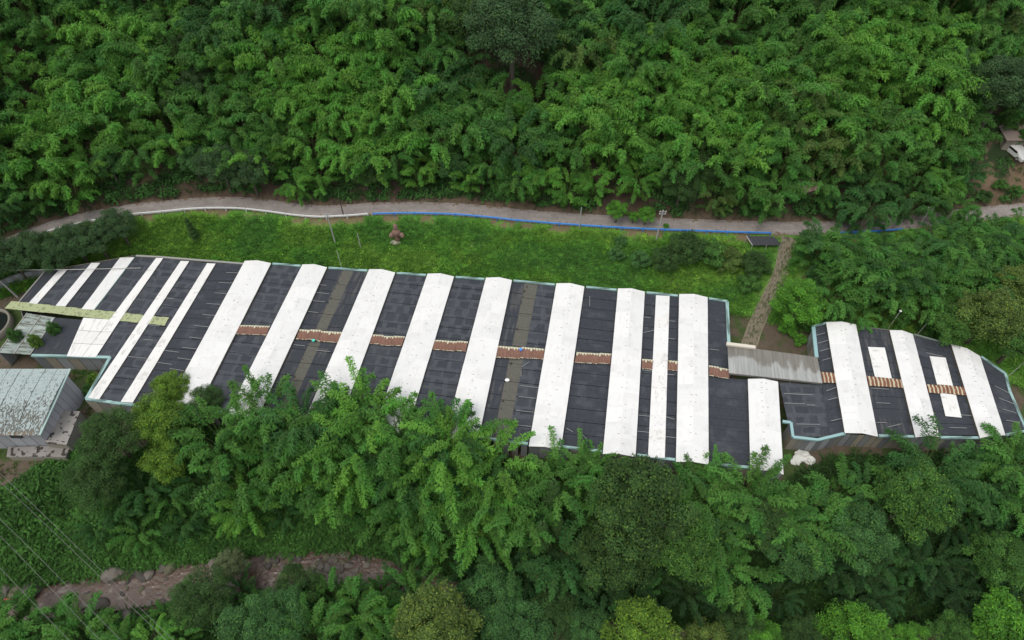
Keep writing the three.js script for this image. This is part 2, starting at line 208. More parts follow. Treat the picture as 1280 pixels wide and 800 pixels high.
function wallRun(shed, pts, yTop, pw = 1.2, yb = -0.3) { // a wall of upright panels under a roof edge
  const P = pts.map(([a, b]) => U(a, b, yTop)), s = new THREE.Group(); s.name = 'wall'; shed.add(s);
  for (let k = 0; k < P.length - 1; k++) { const a = P[k], b = P[k + 1], L = a.distanceTo(b), n = Math.max(1, Math.round(L / pw)); for (let i = 0; i < n; i++) { const p = a.clone().lerp(b, i / n + 0.004), q = a.clone().lerp(b, (i + 1) / n - 0.004), dn = v => v.clone().setY(yb), nn = q.clone().sub(p).normalize(), o = V(-nn.z, 0, nn.x).multiplyScalar((R() - 0.5) * 0.03);
      p.add(o); q.add(o); const h = (yTop + yb) / 2, g = bar(V(p.x, h, p.z), V(q.x, h, q.z), 0.08, yTop - yb); part('wall_panel', g, WALLM[Math.floor(R() * WALLM.length)], s); } }
}
// the long shed: white strips a..i and the front wing j
const FE = x => 513 + (x - 224) * (558 - 513) / (661 - 224);   // front edge of the roof, in the photograph's rows
const WS = { a: [[306, 326], [338.8, 328.8], [245, 515], [206, 511]], b: [[378, 330.5], [408.8, 334], [321.5, 523], [283.5, 519]], c: [[461.3, 336.5], [494, 340.5], [423, 533], [379, 529]], d: [[534.5, 342], [567.5, 345.5], [508, 542], [467, 538]],
  e: [[607.5, 347], [640, 350], [597.5, 551], [555.5, 547]], f: [[695.5, 354], [730.5, 358], [701, 562.5], [661, 557.5]], g: [[772.5, 360.5], [806, 364.5], [794.5, 571], [753.5, 567]], i: [[849, 367.5], [884.5, 371.5], [886, 580.5], [845, 577]] };
const shed = thing('farm_shed', 'long shed roofed in alternating broad white strips and black netting below the grass slope', 'shed');
for (const k of 'abcdefgi') whiteStrip(shed, WS[k], 12);
whiteStrip(shed, [[820, 369], [837, 370], [831, 572], [810, 571]], 13, { ridge: false, mats: [...WHITE, ...WHITEOLD], ye: YB + 0.16 });
whiteStrip(shed, [[935, 473.5], [972.5, 477], [979.5, 593], [938, 586.5]], 7);
const lerpP = (a, b, t) => [lerp(a[0], b[0], t), lerp(a[1], b[1], t)];
const gap = (l, r) => [[WS[l][1][0] - 2, WS[l][1][1] + 1.5], [WS[r][0][0] + 2, WS[r][0][1] + 4.5], [WS[r][3][0] + 2, WS[r][3][1] - 3], [WS[l][2][0] - 2, WS[l][2][1] - 4]];
const sub = (q, u0, u1) => [lerpP(q[0], q[1], u0), lerpP(q[0], q[1], u1), lerpP(q[3], q[2], u1), lerpP(q[3], q[2], u0)];
const gaps = { ab: [gap('a', 'b'), 'cells'], cd: [gap('c', 'd'), 'cells'], de: [gap('d', 'e'), 'cells'], fg: [gap('f', 'g'), 'plain'] };
for (const k in gaps) netStrip(shed, gaps[k][0], 14, gaps[k][1]);
for (const [q, u0, u1] of [[gap('b', 'c'), 0.38, 0.62], [gap('e', 'f'), 0.3, 0.58]]) { netStrip(shed, sub(q, 0, u0 + 0.004), 12, 'streak'); netStrip(shed, sub(q, u1 - 0.004, 1), 12, u0 > 0.35 ? 'streak' : 'cells'); netStrip(shed, sub(q, u0, u1), 9, 'walk', YB - 0.03, 0.03); }
const qgh = [[804, 367], [822, 369.5], [812, 569], [792, 567]], qhi = [[836, 370], [851, 371], [847, 574], [829.5, 572]], qie = [[883, 374], [908.5, 378], [911.5, 473], [884.5, 470]], qij = [[884.5, 470.5], [937, 475], [940, 584], [884.5, 578]];
netStrip(shed, qgh, 13, 'plain'); netStrip(shed, qhi, 13, 'plain'); netStrip(shed, qie, 7, 'plain'); netStrip(shed, qij, 8, 'plain');
for (const q of [[[297, 405.5], [338, 407.5], [333, 419], [293, 417]], [[375, 412], [428.5, 415], [424, 428.5], [370, 424]], [[466, 419], [506, 421], [502, 433], [462, 430.5]], [[544, 425], [585, 427.5], [582, 440], [540.5, 437]], [[622.5, 431.5], [680.5, 437], [679, 450], [620, 446]], [[721, 440], [764, 443], [762.5, 456], [718, 453]], [[802.5, 448], [816.5, 449], [815, 461.5], [802, 460]], [[835.5, 450.5], [848, 451.5], [848, 464], [834.5, 462.5]], [[886, 457], [911, 461], [911, 473], [886, 470]]]) rustStrip(shed, q);
battens(shed, gap('b', 'c'), [[0.02, 0.2, 0.13], [0.02, 0.34, 0.19], [0.02, 0.33, 0.25], [0.02, 0.3, 0.33], [0.04, 0.36, 0.48], [0.1, 0.34, 0.56], [0.66, 0.95, 0.5], [0.6, 0.9, 0.58]]);
battens(shed, gap('e', 'f'), [[0.6, 0.66, 0.45, 0.03], [0.58, 0.7, 0.57, -0.035], [0.58, 0.6, 0.6, 0.03], [0.62, 0.97, 0.685], [0.62, 0.95, 0.75], [0.63, 0.96, 0.83], [0.64, 0.97, 0.91]]);
battens(shed, gap('f', 'g'), [[0.1, 0.25, 0.9, 0.015], [0.5, 0.78, 0.93, 0.06], [0.22, 0.25, 0.06, 0.07]]);
battens(shed, qgh, [[0.1, 0.6, 0.17], [0.1, 0.95, 0.28, -0.03], [0.2, 0.9, 0.52], [0.15, 0.9, 0.79], [0.1, 0.9, 0.88]]); battens(shed, qhi, [[0.05, 0.6, 0.18], [0.05, 0.6, 0.3], [0.05, 0.6, 0.53], [0.05, 0.7, 0.78, 0.01], [0.02, 0.95, 0.89]]);
battens(shed, qie, [[0.1, 0.55, 0.67]]);
// gutters on the far edge and the front edge between the white strips, walls below
for (const [l, r] of ['ab', 'bc', 'cd', 'de', 'ef', 'fg']) { gutter(shed, [[WS[l][1][0] + 2, WS[l][1][1] + 1.2], [WS[r][0][0] - 2, WS[r][0][1] + 2.2]], YB + 0.05); gutter(shed, [[WS[l][2][0] + 1, WS[l][2][1] - 4], [WS[r][3][0] - 1, WS[r][3][1] - 2.5]], YB + 0.02); }
gutter(shed, [[808, 366], [847, 370]], YB + 0.05); gutter(shed, [[886, 373.5], [909, 377]], YB + 0.05); gutter(shed, [[908.6, 377.5], [910.8, 430]], YB + 0.05, 0.45);
gutter(shed, [[796, 569], [844, 575]], YB); gutter(shed, [[888, 580], [936, 584.5]], YB);
wallRun(shed, [[206, 511], [661, 557], [700, 561], [845, 576], [938, 585], [979, 591]], YB - 0.35);
wallRun(shed, [[306, 330], [695, 357], [884, 375], [908.5, 378.5]], YB - 0.3, 1.6); wallRun(shed, [[908, 379], [910.5, 472]], YB - 0.3, 1.6); wallRun(shed, [[978, 590], [972, 480]], YB - 0.3, 1.6);
{ // small things left on the roof
  const put = (name, label, cat, px, py, y, g, m) => { const o = part(numbered(name), g, m, scene); o.position.copy(U(px, py, y)); o.userData = { label, category: cat }; return o; };
  const sack = new THREE.IcosahedronGeometry(0.34, 1).scale(1, 0.45, 0.8);
  put('sack', 'small white bundle lying on the grey roof walkway', 'bundle', 634, 475, YB + 0.12, sack, std(0.85, 0.85, 0.85));
  put('plastic_tub', 'small bright blue plastic tub on the rusted roof strip', 'tub', 651, 437.5, YB + 0.42, new THREE.CylinderGeometry(0.24, 0.17, 0.4, 10), std(0.08, 0.25, 0.75, 0.5));
  put('plastic_tub', 'small turquoise plastic tub at the edge of the rusted roof strip', 'tub', 392, 426, YB + 0.4, new THREE.CylinderGeometry(0.22, 0.15, 0.36, 10), std(0.08, 0.6, 0.5, 0.5));
}
// the left shed with narrow white strips
const annex = thing('farm_shed', 'left shed with narrow slanting white strips, black netting and a pale green cross strip', 'shed');
const NW = [[[73, 338], [84, 337], [46, 380], [36, 378.5]], [[114, 328.5], [125, 328.5], [81.5, 383], [69.5, 382]], [[150, 322], [168, 321.5], [117.5, 387], [102, 386]]];
for (const q of NW) whiteStrip(annex, q, 6, { ridge: false, mats: [...WHITE, WHITEOLD[0]], ye: YB + 0.16, marks: false });
const N4 = [[195, 322.5], [204, 322.5], [150, 400], [137, 399.5]], N5 = [[226, 326], [236.5, 326.5], [124, 499], [110, 497]], N6 = [[259, 329], [269.5, 329.5], [166, 503], [151, 502]];
for (const [q, n] of [[N4, 8], [N5, 14], [N6, 14]]) whiteStrip(annex, q, n, { ridge: false, mats: WHITEOLD, ye: YB + 0.18, marks: false });
{ // the white block below the green strip: three sheets by three
  const Q = [[104, 397], [137, 399.5], [102, 446.5], [83, 445.5]].map(([a, b]) => U(a, b, YB + 0.17)), Q2 = [[137.3, 399.5], [150, 400], [119.5, 446.5], [102.3, 446.5]].map(([a, b]) => U(a, b, YB + 0.18));
  const s = new THREE.Group(); s.name = 'white_roof_strip'; annex.add(s);
  for (const [q, m] of [[Q, 2], [Q2, 1]]) for (let i = 0; i < m; i++) for (let k = 0; k < 3; k++) part('roof_sheet', slab(bil(q, i / m + 0.004, k / 3), bil(q, (i + 1) / m - 0.004, k / 3), bil(q, (i + 1) / m - 0.004, (k + 1) / 3 - 0.008), bil(q, i / m + 0.004, (k + 1) / 3 - 0.008), 0.04, R() * 8, R() * 8), WHITEOLD[k % 2], s);
}
const AN = [[[56, 339], [76, 334], [39, 379.5], [22, 377]], [[82, 337], [116, 328], [73, 383], [44, 380]], [[123, 328], [152, 322], [105, 387], [79, 383]], [[166, 321], [197, 322], [141, 394], [115, 388]]];
AN.forEach((q, i) => netStrip(annex, q, 6, i % 2 ? 'cells' : 'streak'));
const AB = [[[202, 322], [228, 326], [152, 440], [124, 440]], [[234, 326], [261, 329], [153, 503], [122, 500]], [[267, 329], [309, 328.5], [209, 511], [163, 504]]];
AB.forEach((q, i) => netStrip(annex, q, i ? 14 : 9, i === 2 ? 'plain' : 'cells'));
netStrip(annex, [[68, 397], [106, 400], [86, 446], [39, 444]], 4, 'streak'); netStrip(annex, [[150, 401], [176, 404], [142, 447], [118, 446.5]], 4, 'cells', YB - 0.02); netStrip(annex, [[141, 446], [151, 441], [112, 500], [106, 500]], 4, 'plain', YB - 0.05);
battens(annex, AB[2], [0.08, 0.16, 0.24, 0.32, 0.4, 0.48, 0.56, 0.63, 0.7, 0.77, 0.84].map((t, i) => [i % 2 ? 0.5 : 0.55, i % 3 ? 0.95 : 0.9, t, 0.004]));
battens(annex, AB[2], [0.66, 0.74].map(t => [0.05, 0.5, t, 0.004])); battens(annex, AB[1], [[0.1, 0.5, 0.3], [0.1, 0.6, 0.5], [0.1, 0.9, 0.72], [0.3, 0.7, 0.6]]);
{ // pale green ribbed sheets in a cross strip
  const gm = tex(256, 64, (u, v) => { const f = fbm(u * 30, v * 8, 4); return mixc([0.36, 0.4, 0.22], [0.2, 0.22, 0.12], sstep(0.5, 0.75, f)); }); gm.repeat.set(1 / 6, 1 / 2); const GM = std(1, 1, 1, 0.8, { map: gm });
  const s = new THREE.Group(); s.name = 'green_roof_strip'; annex.add(s); const Q = [[14, 376.5], [211, 397.5], [206, 406.5], [6, 385]].map(([a, b]) => U(a, b, YB + 0.13)), n = 24;
  for (let k = 0; k < n; k++) { const e = R() * 0.14, dy = (R() - 0.5) * 0.02 + (k % 2) * 0.012, c = [bil(Q, k / n, -e * 0.6), bil(Q, (k + 1) / n, -e * 0.6), bil(Q, (k + 1) / n, 1 + e * 0.5), bil(Q, k / n, 1 + e * 0.5)]; for (const p of c) p.y += dy; part('green_sheet', slab(...c, 0.03, R() * 5, R() * 2), GM, s); }
}
gutter(annex, [[40, 444.5], [138, 447], [108, 499], [140, 503]], YB - 0.02, 0.4); gutter(annex, [[140, 503.5], [206, 511.5]], YB - 0.05, 0.4);
gutter(annex, [[170, 320], [200, 321.5], [306, 330]], YB, 0.3, 0.25, std(0.3, 0.3, 0.28)); gutter(annex, [[56, 339.5], [24, 377.5]], YB, 0.16, 0.2, std(0.3, 0.29, 0.27)); gutter(annex, [[56, 339], [168, 320]], YB - 0.06, 0.14, 0.2, std(0.14, 0.13, 0.11));
gutter(annex, [[168, 322], [118, 387.5]], YB + 0.05, 0.12, 0.2, std(0.2, 0.33, 0.28));
wallRun(annex, [[306, 331], [200, 323], [168, 323], [57, 341], [24, 378], [40, 445], [139, 448], [107, 501], [206, 512]], YB - 0.35, 1.6);
{ // old translucent roof at the left end
  const ot = tex(256, 256, (u, v) => { const f = fbm(u * 5, v * 26, 4), n = fbm(u * 9, v * 6, 3); return mixc(mixc([0.28, 0.33, 0.31], [0.12, 0.13, 0.1], sstep(0.42, 0.7, f)), [0.42, 0.46, 0.44], sstep(0.6, 0.8, n) * 0.6); }); ot.repeat.set(1 / 6, 1 / 6); const OM = std(1, 1, 1, 0.5, { map: ot });
  const Q = [[34, 391.5], [69, 397], [38, 443.5], [-2, 441]].map(([a, b]) => U(a, b, YB - 0.12)), s = new THREE.Group(); s.name = 'old_roof'; annex.add(s);
  for (let i = 0; i < 2; i++) for (let k = 0; k < 4; k++) part('old_sheet', slab(bil(Q, i / 2 + 0.006, k / 4), bil(Q, (i + 1) / 2 - 0.006, k / 4), bil(Q, (i + 1) / 2 - 0.006, (k + 1) / 4 - 0.004), bil(Q, i / 2 + 0.006, (k + 1) / 4 - 0.004), 0.03, R() * 5, R() * 5), OM, s);
  for (const u of [0, 0.5, 1]) part('roof_rail', bar(bil(Q, u, 0).setY(YB - 0.05), bil(Q, u, 1).setY(YB - 0.05), 0.09, 0.07), std(0.4, 0.4, 0.37), s);
  wallRun(annex, [[-1, 442], [34, 393]], YB - 0.4, 1.6);
}
// the right shed
const rs = thing('farm_shed', 'right shed with three broad white strips beyond the grey covered walkway', 'shed');
const KW = [[[1032.5, 402.5], [1070, 405.5], [1097.5, 545.5], [1056, 541]], [[1112, 412.5], [1141, 417.5], [1174.5, 546], [1144.5, 546.5]], [[1189, 430], [1225, 445], [1257, 544], [1225, 547.5]]];
KW.forEach(q => whiteStrip(rs, q, 9));
const rg = (l, r) => [[KW[l][1][0] - 2, KW[l][1][1] + 2], [KW[r][0][0] + 2, KW[r][0][1] + 2], [KW[r][3][0] + 2, KW[r][3][1] - 3], [KW[l][2][0] - 2, KW[l][2][1] - 2]];
netStrip(rs, rg(0, 1), 9, 'streak'); netStrip(rs, rg(1, 2), 9, 'plain');
const qk0 = [[1017, 409], [1034, 404], [1058, 541], [1037, 546]], qk3 = [[1223, 446], [1257, 468], [1281, 541], [1255, 544]];
netStrip(rs, qk0, 9, 'plain'); netStrip(rs, qk3, 6, 'plain'); netStrip(rs, [[974, 478], [1027, 481], [1037.5, 546], [985, 545]].map((p, i) => i === 3 ? [989, 546] : p), 6, 'cells', YB - 0.05);
for (const q of [[[1025, 465], [1043.5, 466.5], [1046, 479], [1028, 478.5]], [[1083, 470], [1127.5, 475], [1130, 485.5], [1085.5, 482]], [[1157.5, 479.5], [1205, 484], [1208, 494.5], [1160.5, 490]]]) rustStrip(rs, q, RUST2);
for (const [q, n] of [[[[1085, 433.5], [1106, 434.5], [1115, 474], [1094, 472]], 4], [[[1162, 445], [1182, 447], [1191.5, 483], [1171.5, 480.5]], 3], [[[1175, 491], [1195, 493.5], [1202, 522], [1182, 520]], 2]]) whiteStrip(rs, q, n, { ridge: false, mats: WHITEOLD, ye: YB + 0.14, marks: false });
battens(rs, qk0, [[0.1, 0.7, 0.09], [0.1, 0.85, 0.17], [0.15, 0.85, 0.25], [0.2, 0.9, 0.34], [0.2, 0.95, 0.62, -0.01], [0.2, 0.95, 0.7], [0.2, 0.95, 0.88]]); battens(rs, qk3, [[0.3, 0.9, 0.35, 0.02], [0.3, 0.9, 0.52, 0.02], [0.3, 0.9, 0.67, 0.02], [0.3, 0.9, 0.82, 0.02]]);
battens(rs, rg(0, 1), [[0.1, 0.55, 0.6], [0.15, 0.5, 0.73], [0.3, 0.65, 0.94, -0.03], [0.05, 0.3, 0.9]]); battens(rs, rg(1, 2), [[0.25, 0.65, 0.17], [0.45, 0.9, 0.8], [0.3, 0.7, 0.93]]);
battens(rs, [[974, 478], [1027, 481], [1037.5, 546], [989, 546]], [[0.05, 0.75, 0.22], [0.02, 0.5, 0.4], [0.55, 0.75, 0.42], [0.2, 0.8, 0.78]]);
gutter(rs, [[1016.5, 409], [1020.5, 447]], YB + 0.05, 0.5, 0.3, std(0.26, 0.42, 0.44, 0.5)); gutter(rs, [[978, 527], [988.5, 528.5], [991, 546.5], [1022, 550], [1056, 542]], YB, 0.36, 0.3, std(0.26, 0.42, 0.43, 0.5)); gutter(rs, [[1098, 545], [1144, 546]], YB, 0.35); gutter(rs, [[1175, 547], [1226, 547.5]], YB, 0.35); gutter(rs, [[1257, 544], [1283, 539], [1262, 490], [1256, 467], [1226, 446]], YB, 0.34);
gutter(rs, [[1070, 408], [1112, 413]], YB - 0.02, 0.15, 0.2, std(0.13, 0.13, 0.12)); gutter(rs, [[1142, 418], [1189, 431]], YB - 0.02, 0.2, 0.22, std(0.2, 0.24, 0.22)); gutter(rs, [[1016, 408.5], [1033, 404]], YB, 0.3);
wallRun(rs, [[990, 547], [1022, 550.5], [1056, 543], [1175, 548.5], [1257, 545], [1282, 540]], YB - 0.4, 0.9); wallRun(rs, [[990, 547], [987, 529]], YB - 0.4, 0.9); wallRun(rs, [[1017, 410], [1022, 447], [1028, 482]], YB - 0.3, 1.2); wallRun(rs, [[1017, 410], [1033, 405], [1112, 414], [1189, 431], [1226, 447], [1256, 468], [1282, 540]], YB - 0.35, 1.6);
{ // covered walkway between the two sheds
  const w = thing('covered_walkway', 'weathered grey corrugated roof bridging the two sheds', 'walkway roof');
  const wt = tex(512, 128, (u, v) => { const x = u * 20, f = fbm(x * 5, v * 1.2, 4), n = fbm(x * 1.2, v * 2, 3), s = 0.62 + 0.55 * f; const c = mixc([0.2, 0.19, 0.17], [0.36, 0.37, 0.36], sstep(0.35, 0.6, v + (n - 0.5) * 0.8)); return [c[0] * s, c[1] * s, c[2] * s]; }); wt.repeat.set(1 / 20, 1 / 6);
  const Q = [[909, 431], [1021.5, 446.5], [1028, 478.5], [911, 466]].map(([a, b], i) => U(a, b, i < 2 ? 4.55 : 4.05)), L = Q[0].distanceTo(Q[1]), n = 18, M = std(1, 1, 1, 0.75, { map: wt });
  for (let k = 0; k < n; k++) { const pos = [], uv = [], idx = [], N = 10, lift = (k % 2) * 0.012, e = R() * 0.012; for (let i = 0; i <= N; i++) { const u = (k + i / N) / n; for (const t of [0, 1 + e]) { const p = bil(Q, u, t); pos.push(p.x, p.y + lift + 0.03 * Math.cos(i / N * Math.PI * 10), p.z); uv.push(u * L, t * 5.9); } } for (let i = 0; i < N; i++) { const a = i * 2; idx.push(a, a + 1, a + 2, a + 2, a + 1, a + 3); } const g = geom(pos, idx, uv); g.computeVertexNormals(); part('corrugated_sheet', g, M, w); }
  part('fascia', bar(Q[3].clone().setY(3.85), Q[2].clone().setY(3.85), 0.08, 0.3), std(0.2, 0.19, 0.18), w); part('ridge_beam', bar(U(908, 430, 4.75), U(944, 434.5, 4.75), 0.5, 0.35), std(0.6, 0.56, 0.48), w);
  for (const [u, t] of [[0.03, 0.05], [0.35, 0.05], [0.68, 0.05], [0.97, 0.05], [0.03, 0.95], [0.35, 0.95], [0.68, 0.95], [0.97, 0.95]]) { const p = bil(Q, u, t); part('post', rod(V(p.x, -0.1, p.z), V(p.x, p.y - 0.03, p.z), 0.07), std(0.3, 0.3, 0.29), w); }
}
{ // the house with the pale blue-green roof
  const h = thing('house', 'small house with a stained pale blue-green sheet roof and grey walls', 'house');
  const rt = tex(512, 512, (u, v) => { const x = u * 16, y = v * 10, f = fbm(x * 8.5, y * 4.6, 3), n = fbm(x * 0.4, y * 0.5, 3), g = fbm(x * 0.9, y * 6, 3); let c = mixc([0.36, 0.43, 0.43], [0.28, 0.34, 0.345], g); const m = sstep(0.53, 0.59, f * 0.78 + 0.22 * sstep(0.15, 0.85, v + (n - 0.5) * 0.5)); c = mixc(c, [0.07, 0.065, 0.05], m * 0.85); const b = sstep(0.88, 0.97, v + (n - 0.5) * 0.25); return mixc(c, [0.16, 0.115, 0.07], b * sstep(0.35, 0.55, f)); });
  rt.repeat.set(1 / 16, 1 / 10); const RM = std(1, 1, 1, 0.7, { map: rt }), WM = [std(0.36, 0.37, 0.41), std(0.33, 0.34, 0.375), std(0.38, 0.39, 0.43)];
  const Q = [U(-62, 461, 6.2), U(87, 461, 6.2), U(49, 544, 4.6), U(-110, 543, 4.6)], roof = new THREE.Group(); roof.name = 'roof'; h.add(roof);
  const W0 = Q[0].distanceTo(Q[1]), L0 = Q[0].distanceTo(Q[3]);
  for (let i = 0; i < 10; i++) for (let k = 0; k < 5; k++) { const u0 = i / 10, t0 = k / 5, c = [bil(Q, u0 + 0.002, t0), bil(Q, u0 + 0.098, t0), bil(Q, u0 + 0.098, t0 + 0.2), bil(Q, u0 + 0.002, t0 + 0.2)]; const bow = [t0, t0, t0 + 0.2, t0 + 0.2]; c.forEach((p, m) => { p.y += 0.4 * Math.sin(Math.PI * bow[m]) - k * 0.02 + (i % 2) * 0.01; }); part('roof_sheet', slab(...c, 0.03, u0 * W0, t0 * L0), RM, roof); }
  part('roof_edge', bar(bil(Q, 1.004, 0).setY(6.2), bil(Q, 1.004, 1).setY(4.6), 0.28, 0.12), std(0.33, 0.45, 0.43), roof);
  const q = (u, t) => bil(Q, u, t), A = q(0.965, 0.05), B = q(0.965, 0.95), C = q(0, 0.95), D = q(0, 0.05);
  const wall = new THREE.Group(); wall.name = 'wall'; h.add(wall);
  const run = (a, b, n) => { for (let i = 0; i < n; i++) { const p = a.clone().lerp(b, i / n + 0.003), r = a.clone().lerp(b, (i + 1) / n - 0.003), y0 = p.y - 0.06, y1 = r.y - 0.06, dir = r.clone().sub(p).setY(0).normalize(), o = V(dir.z, 0, -dir.x).multiplyScalar(0.07), pos = []; for (const [v, y] of [[p, y0], [r, y1]]) for (const s of [0, 1]) for (const yy of [-0.3, y]) pos.push(v.x + o.x * s, yy, v.z + o.z * s); const g = geom(pos, [0, 4, 1, 1, 4, 5, 2, 3, 6, 3, 7, 6, 1, 5, 3, 3, 5, 7, 0, 1, 2, 1, 3, 2, 4, 6, 5, 5, 6, 7]); part('wall_panel', flat(g), WM[(i * 7 + n) % 3], wall); } };
  run(B, A, 9); run(C, B, 10); run(A, D, 8); run(D, C, 6);
  const wn = B.clone().lerp(C, 0.16).setY(3.6), wd = C.clone().sub(B).setY(0).normalize(); part('window', bar(wn, wn.clone().addScaledVector(wd, 1.5), 0.3, 0.9), std(0.04, 0.04, 0.045, 0.3), h);
  // the low concrete outhouse in front of it, on its own
  const lo = thing('outhouse', 'low concrete outhouse with mouldy flat roofs beside the blue-green roofed house', 'outhouse');
  const ct = tex(256, 256, (u, v) => { const f = fbm(u * 16, v * 16, 4), n = fbm(u * 5, v * 5, 3); return mixc(mixc([0.3, 0.285, 0.27], [0.21, 0.195, 0.18], n), [0.045, 0.04, 0.035], sstep(0.58, 0.64, f)); }); ct.repeat.set(1 / 7, 1 / 7); const CM = std(1, 1, 1, 0.95, { map: ct });
  const S1 = [[74, 513], [100, 514], [83, 556], [56, 554]].map(([a, b]) => U(a, b, 2.3)), S2 = [[10, 559], [88, 556.5], [82, 571], [8, 571]].map(([a, b]) => U(a, b, 1.0));
  for (const [S, y] of [[S1, 2.3], [S2, 1.0]]) { part('flat_roof', slab(...S, 0.18, R() * 3, R() * 3), CM, lo); const I = S.map(p => p.clone()); const cx = I.reduce((s, p) => s.add(p), V(0, 0, 0)).multiplyScalar(0.25); I.forEach(p => p.lerp(cx, 0.05).setY(y - 0.18)); for (let k = 0; k < 4; k++) { const a = I[k].clone(), b = I[(k + 1) % 4].clone(), hh = (y - 0.18 - 1.9) / 2; part('wall', bar(a.setY(hh), b.setY(hh), 0.12, y - 0.18 + 1.9), WALLM[[4, 0, 1, 2][k]], lo); } }
  const bl = part(numbered('barrel'), new THREE.LatheGeometry([[0, 0], [0.28, 0], [0.3, 0.1], [0.31, 0.45], [0.3, 0.8], [0.27, 0.9], [0, 0.9]].map(([a, b]) => new THREE.Vector2(a, b)), 14), std(0.03, 0.08, 0.3, 0.5), scene); const bp = hit(94, 547, 0.5); bl.position.set(bp.x, bp.y - 0.03, bp.z); bl.userData = { label: 'blue plastic barrel standing against the low concrete outhouse', category: 'barrel' };
}
// ---------------------------------------------------------------- road furniture
function rail(label, x0, x1, mat, name = 'guardrail') { const g = thing(name, label, 'guardrail'); const f = x => V(x, ROADY + 0.62, zRail(x)); const n = Math.max(1, Math.round((x1 - x0) / 3.4)); const prof = [[0.05, -0.17], [-0.05, -0.11], [-0.05, -0.05], [0.05, 0], [-0.05, 0.05], [-0.05, 0.11], [0.05, 0.17]];
  for (let k = 0; k < n; k++) { const a = lerp(x0, x1, k / n), b = lerp(x0, x1, (k + 1) / n), pos = [], idx = [], M = 5; for (let i = 0; i < M; i++) { const p = f(lerp(a, b, i / (M - 1))); for (const [w, y] of prof) pos.push(p.x, p.y + y, p.z - w - (k % 2) * 0.008); for (const [w, y] of [...prof].reverse()) pos.push(p.x, p.y + y, p.z - w + 0.03 - (k % 2) * 0.008); } const m = prof.length * 2; for (let i = 0; i < M - 1; i++) for (let j = 0; j < m; j++) { const o = i * m + j, o2 = i * m + (j + 1) % m; idx.push(o, o + m, o2, o2, o + m, o2 + m); }
    part('beam', flat(geom(pos, idx)), mat, g); const p = f(a); const py = Math.min(ground(p.x, p.z + 0.2), ROADY); part('post', box(p.x - 0.06, py - 0.3, p.z + 0.03, p.x + 0.06, ROADY + 0.8, p.z + 0.15), mat, g); }
  const p = f(x1); part('post', box(p.x - 0.06, ROADY - 0.5, p.z + 0.03, p.x + 0.06, ROADY + 0.8, p.z + 0.15), mat, g); }
const RX = (px, py) => U(px, py, ROADY + 0.55).x;
rail('white guardrail along the left stretch of the road', RX(60, 289), RX(460, 267.5), std(0.62, 0.63, 0.63, 0.5)); rail('bright blue guardrail along the road above the grass slope', RX(467, 267), RX(963, 291.5), std(0.03, 0.22, 0.62, 0.45)); rail('short blue guardrail showing between the bamboo by the road bend', RX(1040, 291.5), RX(1128, 287), std(0.03, 0.22, 0.62, 0.45));
const CONC = std(0.36, 0.36, 0.35, 0.9);
function pole(label, px, py, h, { arm = false, lamp = false, r = 0.12, lean = [0, 0], mat = CONC, above = 0, name = 'utility_pole' } = {}) { const b = hit(px, py, 0.01), o = thing(name, label, 'pole', [b.x, b.y - 0.3, b.z]); const top = V(lean[0], h + 0.3, lean[1]); part('shaft', rod(V(0, 0, 0), top, r, r * 0.65, 10), mat, o);
  if (arm) { for (const dy of [0.25, 0.7]) { const c = part('crossarm', box(-0.55, -0.05, -0.05, 0.55, 0.05, 0.05).translate(top.x, top.y - dy, top.z + 0.1), std(0.3, 0.3, 0.3), o); for (const x of [-0.45, 0.45]) part('insulator', new THREE.CylinderGeometry(0.05, 0.07, 0.18, 8).translate(top.x + x, top.y - dy + 0.14, top.z + 0.1), std(0.6, 0.58, 0.55, 0.4), c); } }
  if (lamp) part('lamp_head', new THREE.IcosahedronGeometry(0.2, 1).scale(1, 0.7, 1).translate(top.x, top.y + 0.08, top.z), std(0.75, 0.75, 0.72, 0.4), o); return o; }
pole('pale concrete pole standing on the grass below the white guardrail', 419.5, 305, 6.6, { arm: true }); pole('short grey post in the middle of the grass slope', 451.5, 311.5, 3.4, { r: 0.09 }); pole('dark thin pole at the far verge behind the white guardrail', 430, 271, 4.2, { r: 0.1, mat: std(0.06, 0.045, 0.035) });
pole('pale concrete pole rising behind the blue guardrail without crossarms', 724, 286, 4.6, { r: 0.12 }); pole('short stub post by the blue guardrail', 683.5, 280, 2.2, { r: 0.09 }); pole('pale concrete pole with crossarms below the blue guardrail near the bushes', 820, 301, 6.6, { arm: true, r: 0.15 }); pole('grey pole with crossarms by the road bend among bamboo', 1148.5, 283, 4.4, { arm: true, r: 0.15 });
const PM = std(0.55, 0.55, 0.53);
pole('thin lamp post at the back of the right shed, by its leftmost grey net', 1107, 415, 5, { lamp: true, r: 0.05, mat: PM, name: 'lamp_post' }); pole('thin lamp post behind the middle white strip of the right shed', 1141, 424, 5.2, { lamp: true, r: 0.05, mat: PM, name: 'lamp_post', lean: [0.4, 0] }); pole('thin lamp post at the outer corner of the right shed', 1256, 474, 5, { lamp: true, r: 0.05, mat: PM, name: 'lamp_post', lean: [0.3, 0] });
pole('thin post at the back gutter of the long shed', 429, 341, 5, { r: 0.05, mat: PM, name: 'post' }); pole('leaning grey pole beside the left shed and the low concrete wall', 23, 372, 5.2, { r: 0.16, lean: [-1, -0.2] });
